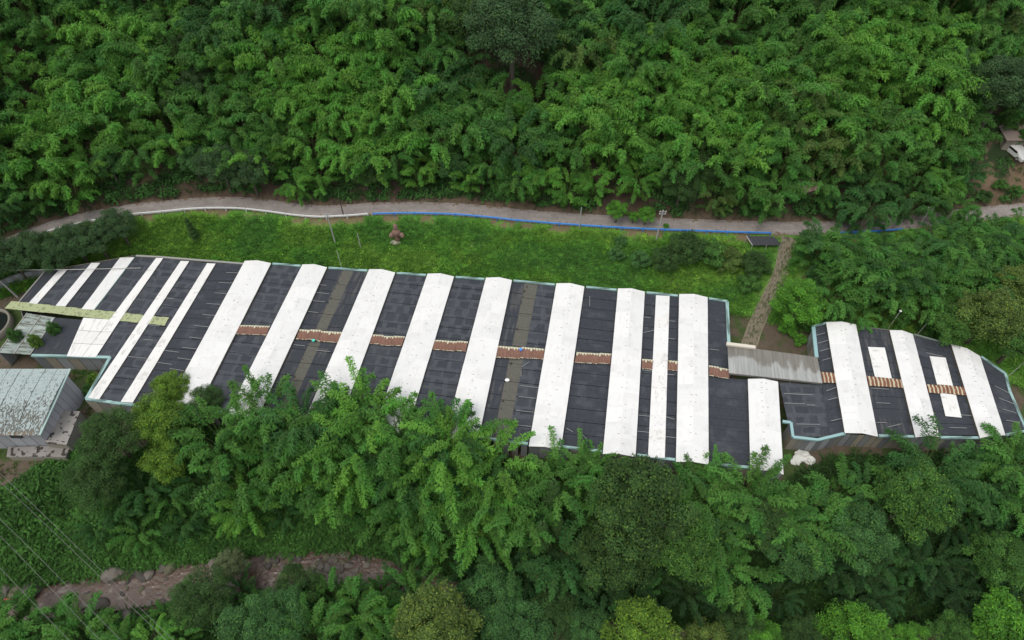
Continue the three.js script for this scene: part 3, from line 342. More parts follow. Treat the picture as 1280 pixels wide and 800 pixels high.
{ // shelter by the path
  const s = thing('shelter', 'open shelter with a dark sheet roof on posts beside the road and path', 'shelter'), Q = [[933, 295], [968, 295.5], [977, 306.5], [940.5, 306.5]].map(([a, b], i) => U(a, b, i < 2 ? 5.6 : 5.0)), m = std(0.03, 0.032, 0.038, 0.7);
  for (let k = 0; k < 6; k++) part('roof_sheet', slab(bil(Q, k / 6 + 0.003, 0), bil(Q, (k + 1) / 6 - 0.003, 0), bil(Q, (k + 1) / 6 - 0.003, 1), bil(Q, k / 6 + 0.003, 1), 0.04), m, s);
  part('roof_edge', bar(Q[0], Q[3], 0.1, 0.1), std(0.4, 0.4, 0.4), s); for (const [u, t] of [[0.02, 0.95], [0.5, 0.97], [0.97, 0.95], [0.02, 0.05], [0.97, 0.05]]) { const p = bil(Q, u, t); part('post', rod(V(p.x, ground(p.x, p.z) - 0.2, p.z), p, 0.06), std(0.4, 0.39, 0.37), s); }
}
const lump = (r, seed, sx = 1, sy = 1, sz = 1, detail = 2, amp = 0.35) => { const g = new THREE.IcosahedronGeometry(r, detail), p = g.attributes.position; for (let i = 0; i < p.count; i++) { const v = V(p.getX(i), p.getY(i), p.getZ(i)), n = 1 + amp * (fbm(v.x / r * 1.4 + seed * 7.3 + 20, v.y / r * 1.4 + v.z / r * 0.9 + seed + 20, 3) - 0.5) * 2; p.setXYZ(i, v.x * n * sx, v.y * n * sy, v.z * n * sz); } return flat(g); };
{ // the brown weathered figure on the grass
  const b = hit(497, 303, 0.01), s = thing('statue', 'weathered brown standing figure on a pale plinth in the grass slope', 'statue', [b.x, b.y, b.z]), m = std(0.2, 0.12, 0.095), m2 = std(0.24, 0.15, 0.12);
  part('plinth', lump(0.75, 3, 1.25, 0.35, 0.8).translate(-0.3, 0, 0.1), std(0.4, 0.36, 0.3), s); part('body', mergeGeometries([lump(0.55, 5, 0.8, 1.6, 0.7, 2, 0.25).translate(0.1, 0.8, 0), lump(0.75, 6, 1, 1, 0.8, 2, 0.25).translate(0.1, 2, 0)]), m, s); for (const k of [-1, 1]) part('arm', lump(0.42, 8 + k, 1, 1.3, 0.8, 2, 0.25).rotateZ(k * 0.5).translate(0.1 + k * 0.8, 1.6, 0.15), m2, s); part('head', lump(0.5, 12, 0.8, 1.5, 0.8, 2, 0.2).translate(0.1, 3.1, -0.1), m2, s);
}
{ // low concrete wall and round tank at the left edge, cables
  const w = thing('concrete_wall', 'low curved concrete wall beside the left shed', 'wall'), c = new THREE.CatmullRomCurve3([[-60, 385], [-15, 362], [10, 352], [30, 346], [58, 341]].map(([a, b]) => hit(a, b, 0.7))); const p = c.getPoints(14); for (let k = 0; k < 14; k++) part('wall_section', bar(p[k].clone().setY(p[k].y + 0.45), p[k + 1].clone().setY(p[k + 1].y + 0.45), 0.35, 1.7), WALLM[4 + k % 2], w);
  const t = U(-14, 408, 0.6), tank = thing('water_tank', 'round concrete tank of dark water by the left shed', 'tank', [t.x, 0, t.z]); const o = new THREE.LatheGeometry([[2.9, -0.2], [3.3, -0.2], [3.3, 1.1], [2.9, 1.1], [2.9, -0.2]].map(([a, b]) => new THREE.Vector2(a, b)), 40); part('rim', o, std(0.27, 0.25, 0.21), tank); part('water', new THREE.CylinderGeometry(2.92, 2.92, 0.8, 40).translate(0, 0.2, 0), std(0.015, 0.02, 0.018, 0.08), tank);
  const cable = (label, pts, y, r, m, group) => { const P = pts.map(([a, b], i) => U(a, b, Array.isArray(y) ? y[i] : y)), cc = new THREE.CatmullRomCurve3(P); const e = part(numbered('power_line'), new THREE.TubeGeometry(cc, 30, r, 5), m, scene); e.userData = { label, category: 'cable' }; if (group) e.userData.group = group; };
  const wm = std(0.16, 0.17, 0.165, 0.6);
  for (const l of [[[-160, 545], [0, 710], [86, 800], [190, 905]], [[-160, 520], [0, 670], [125, 800], [230, 905]], [[-160, 503], [0, 649], [151, 800], [255, 905]], [[-160, 458], [0, 602], [208, 800], [320, 905]], [[-160, 443], [10, 601], [217, 800], [330, 905]]]) cable('thin pale power line crossing above the stream and the creeper bank', l, [24.6, 23.6, 23.4, 24.2], 0.014, wm, 'power lines over the stream');
  cable('pale cable stretched from the left edge to the black net of the left shed', [[-120, 336], [0, 337.5], [80, 337], [176, 335]], [5.2, 4.6, 4.3, 3.6], 0.05, std(0.45, 0.45, 0.42));
}
{ // buildings glimpsed on the right edge
  const b = hit(1266, 172, 0.5), m = thing('hut', 'partly hidden hut with a grey-brown roof at the right edge of the hillside', 'hut', [b.x, b.y, b.z]); part('wall', box(-2.2, -1.5, -1.8, 2.8, 1.6, 1.8), std(0.3, 0.26, 0.22), m); const r = part('roof', slab(V(-2.8, 2.1, -2.4), V(3.3, 2.1, -2.4), V(3.3, 1.7, 2.4), V(-2.8, 1.7, 2.4), 0.12), std(0.3, 0.24, 0.21), m); for (let i = 0; i < 5; i++) part('ridge_tile', bar(V(-2.6 + i * 1.2, 2.2, -2.3), V(-1.5 + i * 1.2, 2.2, -2.3), 0.25, 0.14), std(0.25, 0.18, 0.15), r);
  const h2 = hit(1007, 240, 0.3), n = thing('hut', 'small pinkish roof glimpsed between bamboo above the road', 'hut', [h2.x, h2.y, h2.z], 0.3); part('wall', box(-1, -0.8, -0.9, 1, 1.6, 0.9), std(0.3, 0.22, 0.2), n); part('roof', slab(V(-1.4, 2.1, -1.3), V(1.4, 2.1, -1.3), V(1.4, 1.6, 1.3), V(-1.4, 1.6, 1.3), 0.1), std(0.4, 0.26, 0.24), n);
  // parked car
  const c = hit(1270, 190, 0.6), car = thing('parked_car', 'white car parked on bare ground at the right edge', 'car', [c.x, c.y + 0.02, c.z], -1.25); const prof = new THREE.Shape([[-2.1, 0.35], [2.1, 0.35], [2.15, 0.75], [1.3, 0.95], [0.7, 1.42], [-1.3, 1.45], [-2.05, 1], [-2.15, 0.6]].map(([a, q]) => new THREE.Vector2(a, q))); const body = part('body', new THREE.ExtrudeGeometry(prof, { depth: 1.6, bevelSize: 0.08, bevelThickness: 0.08, bevelSegments: 2 }).translate(0, 0, -0.8), std(0.75, 0.75, 0.76, 0.3), car);
  const gl = std(0.02, 0.02, 0.025, 0.1); part('windscreen', slab(V(0.78, 1.43, -0.72), V(0.78, 1.43, 0.72), V(1.32, 1.03, 0.72), V(0.95, 1.3, -0.72).set(1.32, 1.03, -0.72), 0.03), gl, body); part('rear_window', slab(V(-1.42, 1.46, -0.7), V(-1.42, 1.46, 0.7), V(-2.02, 1.08, 0.7), V(-2.02, 1.08, -0.7), 0.03), gl, body); for (const s of [-1, 1]) part('side_window', box(-1.2, 1.02, s * 0.885 - 0.01, 0.75, 1.36, s * 0.885 + 0.01), gl, body);
  for (const x of [-1.3, 1.3]) for (const z of [-0.82, 0.82]) { const w = part('wheel', new THREE.CylinderGeometry(0.33, 0.33, 0.22, 18).rotateX(Math.PI / 2).translate(x, 0.33, z), std(0.02, 0.02, 0.02), car); part('rim', new THREE.CylinderGeometry(0.2, 0.2, 0.24, 12).rotateX(Math.PI / 2).translate(x, 0.33, z), std(0.4, 0.4, 0.4, 0.3), w); }
}
// ---------------------------------------------------------------- stones in and along the stream
{ const r = rng(5), stones = [0, 1, 2, 3, 4].map(k => lump(0.5, k + 2, 1 + 0.3 * (k % 2), 0.7, 0.9, 1, 0.5)), mats = [std(0.12, 0.105, 0.095), std(0.17, 0.15, 0.13), std(0.08, 0.07, 0.065), std(0.12, 0.115, 0.075)]; let k = 0;
  const put = (px, py, s) => { const p = hit(px, py, 0.15), o = part(numbered('boulder'), stones[k % 5], mats[(k * 3 + (k >> 2)) % 4], scene); o.position.copy(p); o.position.y = Math.max(p.y, RIVY - 0.1) + s * 0.12; o.scale.setScalar(s); o.rotation.y = r() * 6; o.userData = { label: 'grey boulder lying in or along the brown stream', category: 'boulder', group: 'boulders along the stream' }; k++; };
  for (const [px, py, s] of [[8, 745, 3.4], [22, 742, 2.6], [40, 741, 3.2], [30, 750, 2], [143, 717, 3], [152, 718, 2], [160, 716, 1.6], [169, 718, 1.4], [179, 720, 1.8], [188, 719, 1.6], [205, 711, 1.5], [214, 710, 1.8], [113, 750, 1.8], [126, 757, 2], [108, 757, 1.4], [95, 758, 1.2], [160, 770, 1.6], [172, 768, 1.4], [150, 771, 1.1], [188, 756, 0.9], [270, 705, 2.2], [276, 712, 1.5]]) put(px, py, s);
  for (let i = 0; i < 60; i++) put(330 + r() * 135, 697 + r() * 22 - 5, 0.45 + r() * 0.8);
  for (let i = 0; i < 25; i++) put(60 + r() * 170, 722 + r() * 40 - 8, 0.4 + r() * 0.5);
  const p = hit(9, 747, 1.6), c = part(numbered('plastic_sheet'), lump(0.5, 9, 1.3, 0.35, 0.9), std(0.65, 0.02, 0.06, 0.5), scene); c.position.set(p.x, p.y + 1.35, p.z); c.userData = { label: 'bright red plastic scrap lying on the stream boulders', category: 'plastic scrap' };
  const d = hit(1001, 572, 0.3), s = part(numbered('tarpaulin_heap'), mergeGeometries([lump(0.9, 4, 1.3, 0.45, 0.9, 3, 0.8), lump(0.6, 9, 1.2, 0.7, 0.9, 3, 0.8).translate(0.9, 0.1, 0.5), lump(0.5, 13, 1.4, 0.6, 0.8, 3, 0.8).translate(-0.7, 0, 0.7)]), std(0.6, 0.6, 0.56), scene); s.position.set(d.x, d.y + 0.3, d.z); s.userData = { label: 'crumpled off-white tarpaulin heap by the front corner of the right shed', category: 'tarpaulin' };
}
// ---------------------------------------------------------------- foliage
const leafMat = (r, g, b, t = 0.35) => new THREE.MeshPhysicalMaterial({ color: new THREE.Color().setRGB(r, g, b), roughness: 1, transmission: t, thickness: 0, side: THREE.DoubleSide, vertexColors: true, specularIntensity: 0.35 });
class Leaves { constructor() { this.p = []; this.i = []; this.c = []; }
  add(b, d, n, len, wid, c) { const w = d.clone().cross(n); if (w.lengthSq() < 1e-6) return; w.normalize().multiplyScalar(wid / 2); const m = b.clone().addScaledVector(d, len * 0.42), t = b.clone().addScaledVector(d, len), o = this.p.length / 3; this.p.push(b.x, b.y, b.z, m.x + w.x, m.y + w.y, m.z + w.z, t.x, t.y, t.z, m.x - w.x, m.y - w.y, m.z - w.z); this.i.push(o, o + 1, o + 2, o, o + 2, o + 3); for (let k = 0; k < 4; k++) this.c.push(...c); }
  get() { return geom(this.p, this.i, null, this.c); } }
const rv = r => { const z = r() * 2 - 1, a = r() * 6.2832, s = Math.sqrt(1 - z * z); return V(s * Math.cos(a), z, s * Math.sin(a)); };
function bambooClump(seed, { n = 24, L = 12, spread = 1, leafL = 0.33 } = {}) {
  const r = rng(seed), lv = new Leaves(), culms = [], DN = V(0, -1, 0);
  for (let k = 0; k < n; k++) { const low = k % 3 === 2, az = k * 2.39996 + r() * 0.7, c = V(Math.cos(az), 0, Math.sin(az)), len = L * (low ? 0.45 + 0.25 * r() : 0.76 + 0.4 * r()), th0 = 0.03 + (low ? 0.34 : 0.2) * r(), th1 = (1.9 + 1.0 * r()) * spread, pw = low ? 1.8 : 2.8 + 1.4 * r(), b0 = r() * 1.2, tint = 0.66 + 0.62 * r(), warm = 0.84 + 0.3 * r();
    const pts = [], N = 22; let p = c.clone().multiplyScalar(b0), side = V(-c.z, 0, c.x), sw = (r() - 0.5) * 0.6; pts.push(p.clone()); for (let i = 0; i < N; i++) { const t = (i + 0.5) / N, th = th0 + (th1 - th0) * Math.pow(t, pw); p = p.clone().addScaledVector(c, Math.sin(th) * len / N).addScaledVector(V(0, 1, 0), Math.cos(th) * len / N).addScaledVector(side, sw * t * len / N); pts.push(p); }
    const curve = new THREE.CatmullRomCurve3(pts); culms.push(new THREE.TubeGeometry(new THREE.CatmullRomCurve3(pts.slice(0, 20)), 9, 0.04, 4));
    const Bl = (0.6 + 0.28 * r()) * (low ? 0.85 : 1), t0 = low ? 0.35 : 0.56 + 0.12 * r(), nodes = 12 + Math.floor(r() * 4);
    for (let m = 0; m <= nodes; m++) { const t = clamp(t0 + (1 - t0) * (m + 0.3 * (r() - 0.5)) / nodes, 0, 1), q = curve.getPoint(t), tan = curve.getTangent(t), nb = 4 + (r() < 0.5 ? 1 : 0), a0 = r() * 6.28, e1 = Math.abs(tan.y) < 0.95 ? V(0, 1, 0).cross(tan).normalize() : V(1, 0, 0), e2 = tan.clone().cross(e1);
      const bl0 = Bl * (0.55 + 0.45 * Math.sqrt(clamp((t - t0) / 0.12))) * (1 - 0.5 * Math.pow(clamp((t - 0.7) / 0.3), 2));
      for (let b = 0; b < nb; b++) { const a = a0 + b / nb * 6.2832 + (r() - 0.5), o = e1.clone().multiplyScalar(Math.cos(a)).addScaledVector(e2, Math.sin(a)), bl = bl0 * (0.7 + 0.6 * r()), bt = tint * (0.92 + 0.16 * r()), lean = 0.25 + 0.35 * r(), sag = 0.35 + 0.3 * r();
        for (let l = 0; l < 10; l++) { const u = (l + 0.2 + 0.6 * r()) / 10, base = q.clone().addScaledVector(o, bl * u * 0.85).addScaledVector(tan, bl * u * lean).addScaledVector(DN, bl * u * u * sag), w = rv(r); const d = o.clone().multiplyScalar(0.5).addScaledVector(tan, 0.35).addScaledVector(DN, 0.25 + 0.6 * r()).addScaledVector(w, 0.5).normalize(), nn = o.clone().multiplyScalar(0.85).addScaledVector(V(0, 1, 0), 0.65).addScaledVector(rv(r), 0.32).normalize(), s = bt * (0.85 + 0.3 * r()); lv.add(base, d, nn, leafL * (0.75 + 0.6 * r()), leafL * 0.38 * (0.8 + 0.4 * r()), [s * warm, s, s * 0.95]); } } } }
  return { foliage: lv.get(), culms: mergeGeometries(culms) };
}
function broadTree(seed, { R0 = 4.5, H = 9, flat = 0.8, lobes = 30, leaves = 15000, leaf = 0.27, hl = 0.1, droop = 0.2 } = {}) {
  const r = rng(seed), lv = new Leaves(), wood = [], cy = H - R0 * flat * 0.75; wood.push(rod(V(0, -0.4, 0), V(0, cy - R0 * 0.2, 0), R0 * 0.06 + 0.08, R0 * 0.035 + 0.03, 8)); const L = [];
  for (let k = 0, tr = 0; k < lobes && tr < 4000; tr++) { const o = rv(r), u = Math.pow(r(), 0.4); if (o.y < -0.25) continue; const lob = R0 * (0.17 + 0.12 * r()), c = V(o.x * u * (R0 - lob * 0.8) * (0.85 + 0.25 * r()), cy + o.y * u * (R0 - lob * 0.8) * flat, o.z * u * (R0 - lob * 0.8) * (0.85 + 0.25 * r())); if (L.some(([q, w]) => q.distanceTo(c) < (w + lob) * 0.72)) continue; k++; L.push([c, lob, 0.72 + 0.56 * r()]); wood.push(rod(V(0, cy - R0 * (0.25 + 0.3 * r()), 0), c, R0 * 0.022 + 0.02, 0.03, 5)); }
  for (let i = 0; i < leaves; i++) { const [c, s, tl] = L[Math.floor(r() * L.length)]; let o = rv(r); if (o.y < -0.35 && r() < 0.7) o.y *= -1; const bump = 1 + 0.5 * (fbm(o.x * 3 + c.x + 30, o.y * 3 + o.z * 2 + c.z + 30, 2) - 0.5) * 2, rr = s * bump * (0.62 + 0.48 * r()); const b = c.clone().addScaledVector(o, rr); b.y -= (1 - flat) * rr * o.y * 0.5; const nn = o.clone().addScaledVector(V(0, 1, 0), 0.5).addScaledVector(rv(r), 0.6).normalize(), d = rv(r).addScaledVector(o, 0.4); d.y -= droop; d.addScaledVector(nn, -d.dot(nn) * 0.8).normalize(); let q = tl * (0.65 + 0.6 * r()); const young = r() < hl; lv.add(b, d, nn, leaf * (0.7 + 0.6 * r()), leaf * 0.5, young ? [q * 1.9, q * 1.55, q * 1.1] : [q, q, q]); }
  return { foliage: lv.get(), trunk: mergeGeometries(wood.map(g => g)) };
}
function conifer(seed) { const r = rng(seed), lv = new Leaves(); const H = 10; for (let i = 0; i < 3800; i++) { const t = Math.pow(r(), 0.7), y = H * (1 - t * 0.85), a = r() * 6.2832, R1 = (0.15 + 1.35 * Math.pow(t, 0.7)) * (0.75 + 0.35 * Math.sin(y * 4 + a * 2)), rr = R1 * (0.5 + 0.5 * Math.sqrt(r())); const o = V(Math.cos(a), 0.1, Math.sin(a)), b = o.clone().multiplyScalar(rr); b.y = y - rr * 0.25; const d = o.clone().addScaledVector(V(0, -1, 0), 0.5).addScaledVector(rv(r), 0.4).normalize(), s = 0.6 + 0.7 * r(); lv.add(b, d, o.clone().addScaledVector(V(0, 1, 0), 0.9).addScaledVector(rv(r), 0.4).normalize(), 0.4, 0.16, [s, s, s]); } return { foliage: lv.get(), trunk: rod(V(0, -0.3, 0), V(0, H * 0.95, 0), 0.16, 0.03, 6) }; }
const BARK = std(0.09, 0.075, 0.06), CULM = std(0.1, 0.13, 0.04, 0.6);
// bamboo kinds
const BV = []; for (let k = 0; k < 10; k++) BV.push(bambooClump(100 + k, { n: 21 + k % 4 * 2, L: 10 + (k % 3), spread: 0.9 + 0.07 * (k % 4) }));
const HUES = { bright: [0.132, 0.335, 0.052], mid: [0.095, 0.255, 0.05], deep: [0.06, 0.172, 0.045], dark: [0.036, 0.1, 0.03], olive: [0.11, 0.2, 0.048], dry: [0.15, 0.16, 0.1] };  // dark: shade of the lower front bank put into the leaf colour
const BM = Object.fromEntries(Object.entries(HUES).map(([k, c]) => [k, leafMat(...c)]));
const HUEWORD = { bright: 'bright yellow-green', mid: 'fresh green', deep: 'deep green', dark: 'shade-painted dark green', olive: 'olive green', dry: 'dry grey-green' };
const bamboos = [];   // { p, s, v, hue, where }
const RB = rng(4242);
const inPoly = (x, y, P) => { let c = false; for (let i = 0, j = P.length - 1; i < P.length; j = i++) if ((P[i][1] > y) !== (P[j][1] > y) && x < (P[j][0] - P[i][0]) * (y - P[i][1]) / (P[j][1] - P[i][1]) + P[i][0]) c = !c; return c; };
const HILL = [[-260, -190], [1540, -190], [1540, 130], [1255, 150], [1228, 200], [1195, 228], [1080, 240], [1030, 232], [960, 262], [850, 256], [700, 250], [600, 243], [480, 236], [400, 236], [330, 228], [262, 205], [205, 230], [120, 243], [70, 257], [0, 268], [-260, 340]];
const NOTS = [[640, 50, 52, 62], [583, 25, 30, 30], [232, 95, 26, 75], [250, 185, 38, 40], [290, 215, 45, 22], [1258, 110, 30, 40], [1192, 85, 20, 24], [1260, 190, 35, 60], [1005, 232, 12, 18], [850, 232, 14, 20], [805, 98, 14, 14], [870, 92, 14, 14], [800, 108, 10, 12], [440, 160, 14, 14], [1030, 72, 14, 10], [735, 162, 12, 14], [705, 78, 12, 14], [565, 210, 12, 12], [345, 18, 14, 16], [420, 28, 12, 14], [455, 215, 12, 12], [135, 205, 12, 12], [700, 108, 9, 9], [460, 55, 9, 9]];
const bright = (x, y) => { const blobs = [[90, 120, 130], [400, 90, 120], [540, 210, 60], [430, 210, 70], [760, 170, 110], [900, 110, 90], [1100, 60, 100], [110, 240, 80], [730, 230, 60]]; let b = 0; for (const [a, c, s] of blobs) b = Math.max(b, Math.exp(-((x - a) ** 2 + (y - c) ** 2) / (s * s))); return b; };
function pickHue(px, py) { const b = bright(px, py) * 0.6 + fbm(px * 0.012 + 3, py * 0.016 + 9, 3) * 0.75 + (RB() - 0.5) * 0.3; return b > 0.66 ? 'bright' : b > 0.42 ? 'mid' : b > 0.3 && RB() < 0.3 ? 'olive' : 'deep'; }
{ // hillside: dart throwing on the ground
  const taken = [], far = 3.7; let tries = 0; const ok = (x, z) => { for (const t of taken) if ((t[0] - x) ** 2 + (t[1] - z) ** 2 < far * far) return false; return true; };
  while (tries++ < 26000) { const x = (RB() * 2 - 1) * 128, z = -70 - RB() * 85; if (z > zRail(x) - RW - 1.0) continue; const y = ground(x, z), s = (0.72 + 0.42 * RB()) * (zRail(x) - RW - z < 4 ? 0.78 : 1), [px, py] = toPx(V(x, y + 7 * s, z)); if (!inPoly(px, py, HILL)) continue; if (NOTS.some(([a, b, rx, ry]) => ((px - a) / rx) ** 2 + ((py - b) / ry) ** 2 < 1)) continue; if (!ok(x, z)) continue; taken.push([x, z]); bamboos.push({ p: V(x, y, z), s, v: Math.floor(RB() * 10), hue: pickHue(px, py), where: 'hill', px, py }); }
}
const addB = (list, where, hue, s0 = 0.85, hc = 7.5) => { for (const [px, py, hu, sc] of list) { const s = (sc ?? 1) * s0 * (0.9 + 0.25 * RB()), p = hit(px, py, hc * s); bamboos.push({ p, s, v: Math.floor(RB() * 10), hue: hu || (RB() < 0.35 ? 'mid' : hue), where, px, py }); } };
const scatter = (poly, step) => { const a = []; const xs = poly.map(p => p[0]), ys = poly.map(p => p[1]); for (let y = Math.min(...ys); y < Math.max(...ys); y += step * 0.8) for (let x = Math.min(...xs); x < Math.max(...xs); x += step) { const q = [x + (RB() - 0.5) * step, y + (RB() - 0.5) * step * 0.8]; if (inPoly(...q, poly)) a.push(q); } return a; };
addB(scatter([[1012, 296], [1060, 300], [1130, 306], [1185, 300], [1300, 285], [1370, 285], [1370, 370], [1225, 350], [1195, 385], [1150, 395], [1105, 380], [1062, 345], [1035, 322]], 29).map(([x, y]) => [x, y, RB() < 0.55 ? 'mid' : 'deep']), 'right', 'deep', 0.74);
addB([[1150, 300, 'mid', 0.7], [1175, 296, 'deep', 0.75], [1200, 294, 'mid', 0.75], [1225, 288, 'mid', 0.8], [1250, 286, 'deep', 0.8], [1275, 282, 'mid', 0.8], [1122, 304, 'deep', 0.6], [1212, 270, 'mid', 0.5], [1045, 365], [1070, 392, 'mid', 0.8], [1250, 312, 'dry', 0.5], [1262, 330, 'dry', 0.45], [1140, 245], [1090, 255], [1170, 235], [1060, 250], [1200, 255, 'mid', 0.7]], 'right', 'deep', 0.74);
addB(scatter([[345, 520], [400, 500], [470, 505], [600, 545], [640, 570], [640, 640], [600, 670], [540, 675], [470, 650], [420, 620], [360, 590]], 34).map(([x, y]) => [x, y, RB() < 0.3 ? 'bright' : RB() < 0.75 ? 'mid' : 'deep']), 'front', 'mid', 0.85);
addB([[330, 505], [300, 520], [275, 545, 'mid'], [335, 560], [300, 590, 'mid'], [310, 630, 'bright', 0.8], [285, 640, 'bright', 0.7], [680, 590, null, 0.7], [700, 600], [728, 585, null, 0.75], [745, 578, null, 0.6], [752, 600], [670, 620], [655, 640], [880, 620, null, 0.9], [890, 660], [905, 700], [930, 720], [868, 590, null, 0.6], [893, 588, null, 0.55], [940, 610], [900, 640, 'deep'], [640, 700, 'deep'], [700, 690, 'deep'], [960, 632, 'mid'], [990, 640, 'mid', 0.85], [1025, 632, 'mid', 0.8], [1055, 612, 'mid', 0.7], [1085, 612, 'deep', 0.8], [1010, 655, 'mid'], [1040, 645, 'deep', 0.8]], 'front', 'mid', 0.8);
addB(scatter([[1105, 598], [1160, 580], [1330, 570], [1340, 640], [1270, 640], [1180, 610], [1110, 610]], 30).map(([x, y]) => [x, y, RB() < 0.6 ? 'mid' : 'deep']), 'front', 'mid', 0.8);
addB([[15, 775, 'mid'], [50, 785], [95, 792, 'mid'], [-20, 790], [150, 800, 'mid', 0.7], [440, 765, 'mid', 0.9], [475, 775, 'bright', 0.8], [410, 745, 'mid', 0.8], [520, 740, 'mid', 0.8], [500, 800, 'mid'], [385, 790, 'mid'], [580, 715, 'deep', 0.8], [190, 800, 'bright', 0.7], [220, 795, 'mid', 0.7], [322, 748, 'mid', 0.55], [352, 752, 'deep', 0.5], [385, 742, 'mid', 0.55], [415, 740, 'deep', 0.55], [445, 738, 'mid', 0.6], [475, 735, 'mid', 0.6], [505, 722, 'deep', 0.6], [130, 782, 'mid', 0.45], [165, 784, 'bright', 0.4], [75, 778, 'mid', 0.5], [205, 762, 'mid', 0.45], [300, 735, 'deep', 0.5]], 'near', 'mid', 0.7);
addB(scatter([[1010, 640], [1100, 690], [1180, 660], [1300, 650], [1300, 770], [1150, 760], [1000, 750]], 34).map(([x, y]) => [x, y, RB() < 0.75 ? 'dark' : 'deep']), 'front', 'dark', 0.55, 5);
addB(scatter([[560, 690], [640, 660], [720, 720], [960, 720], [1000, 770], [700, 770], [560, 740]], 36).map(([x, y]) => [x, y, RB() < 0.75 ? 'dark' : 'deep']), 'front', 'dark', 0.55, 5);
addB([[150, 640, 'deep', 0.7], [180, 610, 'deep', 0.8], [215, 620, 'mid', 0.7], [175, 665, 'mid', 0.7], [230, 655, 'deep', 0.7], [255, 600, 'deep', 0.8], [120, 660, 'deep', 0.55], [355, 640, 'deep', 0.5], [690, 555, 'bright', 0.35]], 'front', 'deep', 0.8, 6);
{ // the 300 that show largest are things of their own; the rest is one mass
  const vis = b => (b.px > 5 && b.px < 1275 && b.py > -15 && b.py < 805 ? 1 : 0) * (b.where === 'hill' ? 1 : 3) * b.s / b.p.distanceTo(camera.position); bamboos.sort((a, b) => vis(b) - vis(a));
  const place = b => { if (b.where === 'hill') { const d = zRail(b.p.x) - RW - b.p.z; return (d < 6 ? 'at the verge' : d < 20 ? 'midway up the hillside' : 'high on the hillside') + (b.px < 463 ? ' above the white guardrail' : b.px < 965 ? ' above the long blue guardrail' : ' above the road bend'); }
    if (b.where === 'right') return b.px < 1090 ? 'beside the path end of the road' : 'between the road bend and the right shed'; if (b.where === 'near') return b.px < 300 ? 'on the near bank beside the stream' : 'on the near bank beyond the stone bed';
    const low = b.p.z > zFront(b.p.x) + 7; return (low ? 'low on the bank below ' : 'with tops reaching the front of ') + (b.px < 260 ? 'the left shed' : b.px < 980 ? 'the long shed' : 'the right shed'); };
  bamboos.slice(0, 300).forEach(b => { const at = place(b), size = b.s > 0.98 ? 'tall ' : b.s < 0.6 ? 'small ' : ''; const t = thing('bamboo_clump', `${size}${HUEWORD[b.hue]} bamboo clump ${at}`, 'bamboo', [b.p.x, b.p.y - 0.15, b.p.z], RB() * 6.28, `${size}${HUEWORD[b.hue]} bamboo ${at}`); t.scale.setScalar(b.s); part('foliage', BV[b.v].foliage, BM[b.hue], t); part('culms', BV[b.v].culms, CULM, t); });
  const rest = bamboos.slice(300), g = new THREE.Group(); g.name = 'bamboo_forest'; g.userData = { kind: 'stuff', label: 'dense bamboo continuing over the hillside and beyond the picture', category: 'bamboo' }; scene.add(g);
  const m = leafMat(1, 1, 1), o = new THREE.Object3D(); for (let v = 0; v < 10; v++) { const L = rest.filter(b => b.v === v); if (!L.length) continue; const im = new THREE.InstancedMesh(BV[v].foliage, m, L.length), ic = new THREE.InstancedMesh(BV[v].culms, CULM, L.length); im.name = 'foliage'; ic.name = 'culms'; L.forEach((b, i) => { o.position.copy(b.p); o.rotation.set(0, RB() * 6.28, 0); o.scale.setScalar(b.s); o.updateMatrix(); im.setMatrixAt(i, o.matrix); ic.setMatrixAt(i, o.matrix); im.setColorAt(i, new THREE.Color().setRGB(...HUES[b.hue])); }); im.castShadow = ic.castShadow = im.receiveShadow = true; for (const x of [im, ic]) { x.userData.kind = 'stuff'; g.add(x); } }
  console.log('bamboo', bamboos.length);
}
// broad-leaved trees
const TM = { darkBlue: leafMat(0.054, 0.115, 0.043, 0.25), dark: leafMat(0.054, 0.12, 0.032, 0.3), mid: leafMat(0.07, 0.18, 0.038, 0.3), yellow: leafMat(0.125, 0.25, 0.036, 0.35), blueGreen: leafMat(0.066, 0.172, 0.05, 0.3), bright: leafMat(0.105, 0.3, 0.036, 0.35), olive: leafMat(0.11, 0.185, 0.045, 0.3), pale: leafMat(0.15, 0.21, 0.11, 0.3) };
const TV = [broadTree(1, {}), broadTree(2, { lobes: 36, flat: 0.95, hl: 0.2 }), broadTree(3, { lobes: 22, flat: 0.7, leaf: 0.32, leaves: 11000 }), broadTree(4, { leaf: 0.22, leaves: 19000, lobes: 42, hl: 0.04 }), broadTree(5, { hl: 0.28, lobes: 28 })];
const SV = [broadTree(21, { R0: 4.5, H: 4.6, leaf: 0.36, leaves: 9000, lobes: 24, hl: 0.06 }), broadTree(22, { R0: 4.5, H: 5, leaf: 0.5, leaves: 5000, lobes: 18, hl: 0.1 })];
function tree(px, py, radius, v, mat, label, name = 'broadleaf_tree', cat = 'tree', group) { const s = radius / 4.5, set = name === 'shrub' ? SV : TV, k = v % set.length, hc = name === 'shrub' ? 2.6 * s : 6.5 * s, p = hit(px, py, hc); const t = thing(name, label, cat, [p.x, p.y - 0.1, p.z], (px * 7.3 + py) % 6.28, group); t.scale.set(s, s * (name === 'shrub' ? 1 : 1), s); part('crown', set[k].foliage, TM[mat], t); part('trunk', set[k].trunk, BARK, t); return t; }
